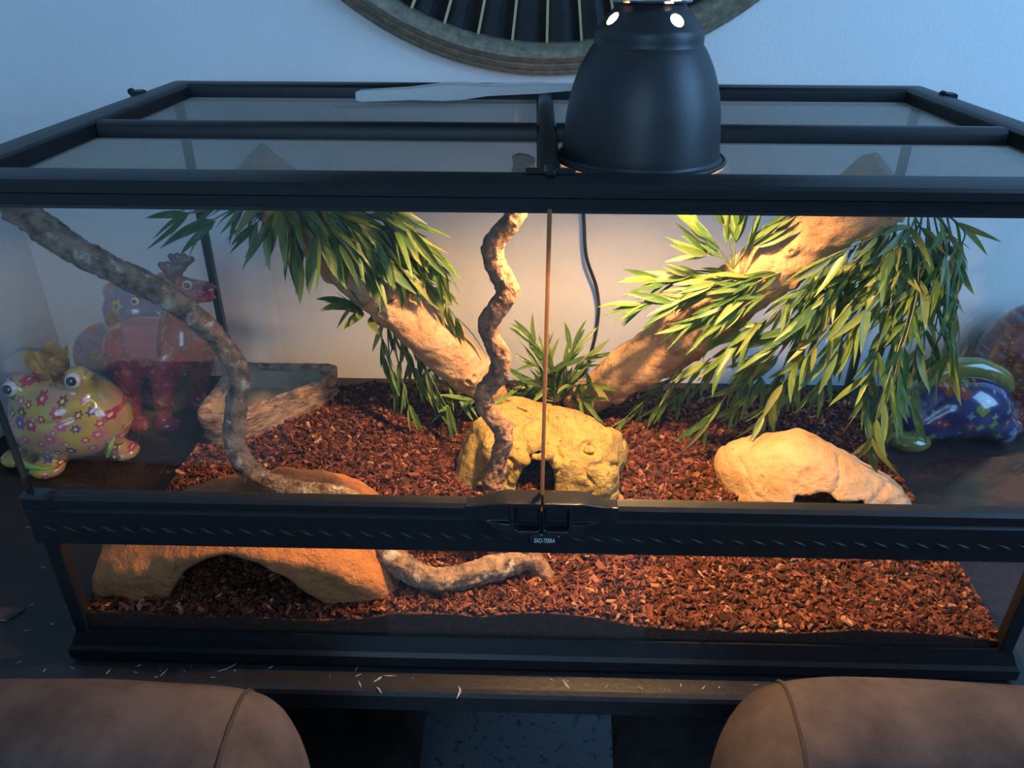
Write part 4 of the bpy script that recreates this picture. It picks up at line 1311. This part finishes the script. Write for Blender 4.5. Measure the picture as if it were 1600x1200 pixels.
def frog():
    b = np.array([-0.634, 0.352, 0.0])
    t = thing('ceramic_frog', 'yellow flowered ceramic frog with a gold crown left of the terrarium', 'figurine', tuple(b))
    def fn(X, Y, Z):
        d = ell(X, Y, Z, b + (0, 0, 0.058), (0.080, 0.062, 0.055))
        d = smin(d, ell(X, Y, Z, b + (-0.002, -0.004, 0.092), (0.056, 0.046, 0.032)), 0.03)
        d = smin(d, ell(X, Y, Z, b + (-0.040, -0.022, 0.117), (0.019, 0.017, 0.018)), 0.012)
        d = smin(d, ell(X, Y, Z, b + (0.036, -0.014, 0.125), (0.019, 0.017, 0.018)), 0.012)
        for sx, fx, fy in ((-1, -0.018, -0.052), (1, 0.064, -0.008), (-1, -0.072, -0.028)):
            d = smin(d, ell(X, Y, Z, b + (fx, fy, 0.010), (0.022, 0.020, 0.011)), 0.012)
        mouth = np.abs(Z - b[2] - 0.083 - 0.9 * (X - b[0]) ** 2 * 6) + np.maximum(Y - b[1] + 0.03, 0) * 2
        d = d + 0.0022 * np.exp(-(mouth / 0.003) ** 2)
        return np.maximum(d, 0.0004 - Z)
    wpart('body', surface_nets('body', fn, b + (-0.10, -0.085, -0.004), b + (0.10, 0.075, 0.150), 0.0026, M['frog']), t)
    eye(t, b + (-0.043, -0.034, 0.121), 0.0105, (0.0, -1, 0.35))
    eye(t, b + (0.036, -0.026, 0.130), 0.0105, (0.25, -1, 0.35))
    cr = MB()
    n = 40
    ro, cz = 0.020, 0.126
    ctr = b + (-0.006, 0.0, 0)
    rows = []
    v, f = [], []
    for i in range(n):
        a = 2 * PI * i / n
        hgt = 0.020 + 0.014 * abs(math.sin(a * 2.5)) ** 0.7
        for r, z in ((ro, cz), (ro * 1.35, cz + hgt), (ro * 1.27, cz + hgt), (ro * 0.92, cz)):
            v.append(ctr + (r * math.cos(a), r * math.sin(a), z))
    for i in range(n):
        j = (i + 1) % n
        for k in range(4):
            k2 = (k + 1) % 4
            f.append((i * 4 + k, j * 4 + k, j * 4 + k2, i * 4 + k2))
    cr.add(v, f)
    wpart('crown', cr.mesh('crown', M['gold'], angle=0.7), t, 'shiny gold crown')
    arm = tube_mesh('leg_stripe', M['frog_green'], [b + (-0.066, -0.036, 0.040), b + (-0.052, -0.054, 0.022), b + (-0.020, -0.064, 0.018), b + (0.000, -0.062, 0.019)], [0.003, 0.005, 0.004, 0.001], n=30, seg=8)
    wpart('leg_stripe', arm, t)
    arm = tube_mesh('leg_stripe', M['frog_green'], [b + (0.070, -0.022, 0.050), b + (0.064, -0.034, 0.034), b + (0.056, -0.036, 0.018)], [0.001, 0.004, 0.002], n=24, seg=8)
    wpart('leg_stripe', arm, t)
frog()

def moose():
    Y0 = 0.445
    f1 = atz(265, 650, 0)
    f1 = at(265, 640, Y0 - 0.012)
    f1[2] = 0.0
    t = thing('ceramic_moose', 'pink ceramic moose with saddlebag standing behind the frog', 'figurine', (-0.57, Y0, 0))
    q = lambda px, py, dy=0.0: at(px, py, Y0 + dy)
    rump, chest = q(212, 545), q(292, 540)
    head, nose = q(284, 455, -0.005), q(322, 456, -0.012)
    fl = q(254, 640, -0.030); fl[2] = 0.012
    fr = q(306, 605, 0.030); fr[2] = 0.012
    hl = q(208, 640, -0.030); hl[2] = 0.012
    hr = q(235, 610, 0.034); hr[2] = 0.012
    def fn(X, Y, Z):
        d = cap(X, Y, Z, rump, chest, 0.043, 0.036)
        d = smin(d, cap(X, Y, Z, chest + (0.004, 0, 0.015), head + (-0.004, 0, -0.004), 0.026, 0.020), 0.02)
        d = smin(d, cap(X, Y, Z, head, nose, 0.021, 0.0145), 0.010)
        d = smin(d, ell(X, Y, Z, head + (-0.022, 0, 0.016), (0.014, 0.02, 0.010)), 0.006)
        for foot, top in ((fl, chest + (-0.024, -0.020, -0.016)), (fr, chest + (0.010, 0.018, -0.016)), (hl, rump + (-0.008, -0.020, -0.012)), (hr, rump + (0.012, 0.02, -0.012))):
            d = smin(d, cap(X, Y, Z, top, foot + (0, 0, 0.018), 0.024, 0.012), 0.012)
            d = smin(d, ell(X, Y, Z, foot + (0.005, -0.004, 0.0), (0.019, 0.015, 0.012)), 0.008)
        return np.maximum(d, 0.0004 - Z)
    wpart('body', surface_nets('body', fn, (-0.68, Y0 - 0.07, -0.004), (-0.44, Y0 + 0.07, 0.235), 0.0030, M['moose']), t)
    eye(t, head + (0.019, -0.0190, 0.0165), 0.0066, (0.2, -1, 0.3))
    for sy in (-1, 1):
        def an(X, Y, Z, sy=sy):
            c0 = head + (-0.006, sy * 0.012, 0.020)
            d = cap(X, Y, Z, c0, c0 + (0.004, sy * 0.003, 0.012), 0.006, 0.007)
            for dx, dz in ((-0.006, 0.024), (0.003, 0.025), (0.012, 0.024), (0.021, 0.020)):
                d = smin(d, cap(X, Y, Z, c0 + (0.004, sy * 0.003, 0.010), c0 + (dx, sy * 0.004, dz), 0.007, 0.0045), 0.003)
            return d
        c0 = head + (-0.006, sy * 0.012, 0.020)
        wpart('antler', surface_nets('antler', an, c0 + (-0.022, -0.016, -0.012), c0 + (0.036, 0.016, 0.046), 0.0018, M['charcoal']), t, 'dark charcoal antler')
    # saddlebag: a curved flap hugging the rump, with a black border
    def flap(s, off, lift):
        rows = []
        for i in range(9):
            u = i / 8
            a = math.radians(104 - 92 * u)                    # from the back over the flank
            w = (0.020 + 0.004 * math.sin(PI * u)) * s
            rr = 0.0435 + lift
            ctr = rump + (0.022 + 0.010 * u, 0, 0)
            rows.append((ctr + (-w, -rr * math.cos(a) * 1.0, rr * math.sin(a)), ctr + (w, -rr * math.cos(a), rr * math.sin(a))))
        v, f = [], []
        for l, r in rows:
            v += [l, r]
        nv = len(v)
        for l, r in rows:
            v += [l - (0, 0, 0.0), r]
        mb = MB()
        top = v[:nv]
        inn = [p + np.array([0, (0.0035 if True else 0), -0.001]) for p in top]
        n = len(rows)
        ff = []
        for i in range(n - 1):
            ff.append((2 * i, 2 * i + 1, 2 * i + 3, 2 * i + 2))
            ff.append((nv + 2 * i, nv + 2 * i + 2, nv + 2 * i + 3, nv + 2 * i + 1))
            ff.append((2 * i, 2 * i + 2, nv + 2 * i + 2, nv + 2 * i))
            ff.append((2 * i + 1, nv + 2 * i + 1, nv + 2 * i + 3, 2 * i + 3))
        ff.append((0, nv, nv + 1, 1))
        ff.append((2 * n - 2, 2 * n - 1, nv + 2 * n - 1, nv + 2 * n - 2))
        mb.add(top + inn, ff)
        return mb
    bag = wpart('saddlebag', flap(1.0, 0, 0.0035).mesh('saddlebag', M['bag'], smooth=False), t, 'plain maroon pink saddlebag')
    wpart('border', flap(1.14, 0, 0.0018).mesh('border', M['charcoal']), bag)
moose()

def blue_figure():
    Y0 = 0.530
    q = lambda px, py, dy=0.0: at(px, py, Y0 + dy)
    b = q(185, 560); b[2] = 0
    t = thing('ceramic_figure', 'blue glazed ceramic animal with orange spots behind the pink moose', 'figurine', tuple(b))
    hd, bd = q(212, 485), q(180, 560)
    def fn(X, Y, Z):
        d = ell(X, Y, Z, (bd[0], Y0, 0.058), (0.062, 0.038, 0.058))
        d = smin(d, ell(X, Y, Z, hd, (0.048, 0.036, 0.036)), 0.025)
        d = smin(d, ell(X, Y, Z, hd + (0.030, -0.006, -0.010), (0.022, 0.022, 0.020)), 0.012)
        d = smin(d, ell(X, Y, Z, hd + (-0.026, -0.006, 0.034), (0.012, 0.010, 0.013)), 0.012)
        return np.maximum(d, 0.0004 - Z)
    wpart('body', surface_nets('body', fn, (b[0] - 0.085, Y0 - 0.05, -0.004), (b[0] + 0.13, Y0 + 0.048, 0.25), 0.0030, M['blue_fig']), t)
    eye(t, q(211, 471, -0.036), 0.0055, (0.2, -1, 0.4))
blue_figure()

def violet_figure():
    b = np.array([0.600, 0.440, 0.0])
    t = thing('ceramic_fish', 'violet blue glazed ceramic figure with gold green brim right of the terrarium', 'figurine', tuple(b))
    def fn(X, Y, Z):
        d = ell(X, Y, Z, b + (0, 0, 0.052), (0.072, 0.055, 0.050))
        d = smin(d, ell(X, Y, Z, b + (-0.052, -0.018, 0.030), (0.034, 0.030, 0.028)), 0.02)
        d = smin(d, ell(X, Y, Z, b + (0.060, -0.02, 0.022), (0.022, 0.022, 0.022)), 0.015)
        return np.maximum(d, 0.0004 - Z)
    wpart('body', surface_nets('body', fn, b + (-0.10, -0.075, -0.004), b + (0.095, 0.07, 0.115), 0.0028, M['violet_fig']), t)
    br = tube_mesh('brim', M['gold_green'], [b + (-0.058, -0.010, 0.088), b + (-0.030, -0.008, 0.108), b + (0.010, -0.006, 0.110), b + (0.045, -0.006, 0.096), b + (0.060, -0.008, 0.078)], [0.007, 0.014, 0.016, 0.014, 0.008], n=40, seg=14)
    wpart('brim', br, t, 'gold green glazed brim')
    ft = surface_nets('foot', lambda X, Y, Z: np.maximum(ell(X, Y, Z, b + (-0.076, -0.042, 0.012), (0.030, 0.020, 0.014)), 0.0004 - Z), b + (-0.11, -0.07, -0.003), b + (-0.04, -0.015, 0.03), 0.0025, M['gold_green'])
    wpart('foot', ft, t, 'gold green foot')
violet_figure()

def red_figure():
    b = np.array([0.728, 0.500, 0.0])
    t = thing('ceramic_pot', 'rounded red mosaic ceramic figure at the right table end', 'figurine', tuple(b))
    def fn(X, Y, Z):
        d = ell(X, Y, Z, b + (0, 0, 0.090), (0.080, 0.066, 0.092))
        d = smin(d, ell(X, Y, Z, b + (0, 0, 0.02), (0.085, 0.062, 0.03)), 0.02)
        return np.maximum(d, 0.0004 - Z)
    wpart('body', surface_nets('body', fn, b + (-0.10, -0.078, -0.004), b + (0.10, 0.078, 0.19), 0.0032, M['red_fig']), t)
    for s in (-1, 1):
        me = surface_nets('foot', lambda X, Y, Z: np.maximum(ell(X, Y, Z, b + (s * 0.05, -0.058, 0.012), (0.028, 0.018, 0.015)), 0.0004 - Z), b + (s * 0.05 - 0.035, -0.085, -0.003), b + (s * 0.05 + 0.035, -0.03, 0.032), 0.0028, M['red_fig'])
        wpart('foot', me, t)
red_figure()

# ================================================================== brown card on the table
c1 = atz(40, 957, 0.0)
poly = [(c1[0] - 0.11, c1[1] - 0.010), (c1[0] - 0.012, c1[1] - 0.012), (c1[0] - 0.004, c1[1]), (c1[0] - 0.002, c1[1] + 0.004), (c1[0] - 0.11, c1[1] + 0.006)]
card = thing('folded_card', 'small dark brown card with pale edge lying on the table at left', 'card', (c1[0] - 0.06, c1[1], 0))
wpart('sheet', MB().prism(poly, 'Z', 0.0012, 0.0022).mesh('sheet', M['card']), card)
wpart('pale_edge', MB().prism([(p[0] - 0.001, p[1] - 0.0006) for p in poly], 'Z', 0.0002, 0.0012).mesh('pale_edge', M['card_edge']), card)

# ================================================================== CHAIRS
def chair(cx, inner, rot, label, rise=0.0):
    """backrest nearest the camera; inner = side (+1/-1) of the end that faces the middle of the photo"""
    t = thing('dining_chair', label, 'chair', (cx, -0.15, FLOOR_Z), 'suede dining chairs at the table')
    hw = 0.222
    def fn(X, Y, Z):
        yy = Y + 0.05 * (X / hw) ** 2 * 0.25
        d = rbox(X, yy, Z, (0, 0, 0.62 + rise), (hw, 0.052, 0.245), 0.048)
        q = np.maximum(np.abs(X) - hw + 0.11, 0)
        zz = np.maximum(Z - 0.865 - rise + 0.11, 0)
        d2 = np.sqrt(q ** 2 + zz ** 2) - 0.11
        d = smax(d, d2, 0.03)
        return d + 0.0012 * fbm(X * 9, Y * 9, Z * 9, 2, 203)
    me = surface_nets('backrest', fn, (-hw - 0.02, -0.08, 0.36), (hw + 0.02, 0.075, 0.92), 0.006, M['suede'])
    bk = link('backrest', me, t)
    for s in (-1, 1):
        # seam: the curve where a plane near the end cuts the cushion, found by marching outward
        def val(y, z, x):
            return float(fn(np.array([x]), np.array([y]), np.array([z]))[0])
        loop = []
        for a in np.linspace(-1.2, PI + 1.2, 60):
            dy, dz = math.cos(a), math.sin(a)
            r = 0.0
            xx = s * (hw - 0.058 - 0.020 * math.sin(max(min(a, PI), 0)) * 0)
            y0, z0 = -0.008, 0.78 + rise
            while val(y0 + dy * r, z0 + dz * r, xx) < 0 and r < 0.4:
                r += 0.0008
            loop.append((xx, y0 + dy * r, z0 + dz * r))
        link('seam', tube_mesh('seam', M['thread'], loop, [0.0016, 0.0016], n=160, seg=6), bk)
        l2 = [(p[0] - s * 0.007, p[1], p[2]) for p in loop]
        link('seam', tube_mesh('seam', M['thread'], l2, [0.0009, 0.0009], n=160, seg=6), bk)
    seat = surface_nets('seat', lambda X, Y, Z: rbox(X, Y, Z, (0, 0.25, 0.44), (0.260, 0.22, 0.045), 0.035), (-0.28, 0.02, 0.38), (0.28, 0.48, 0.50), 0.010, M['suede'])
    link('seat', seat, t)
    for sx in (-1, 1):
        for y in (0.0, 0.42):
            link('leg', MB().box((sx * 0.18 - 0.018, y - 0.018, 0), (sx * 0.18 + 0.018, y + 0.018, 0.42), 0.003).mesh('leg', M['leg']), t)
    t.rotation_euler = (0, 0, rot)
chair(-0.400, 1, 0.03, 'brown suede dining chair with rounded back at bottom left')
chair(0.352, -1, -0.05, 'brown suede dining chair with rounded back at bottom right', 0.02)
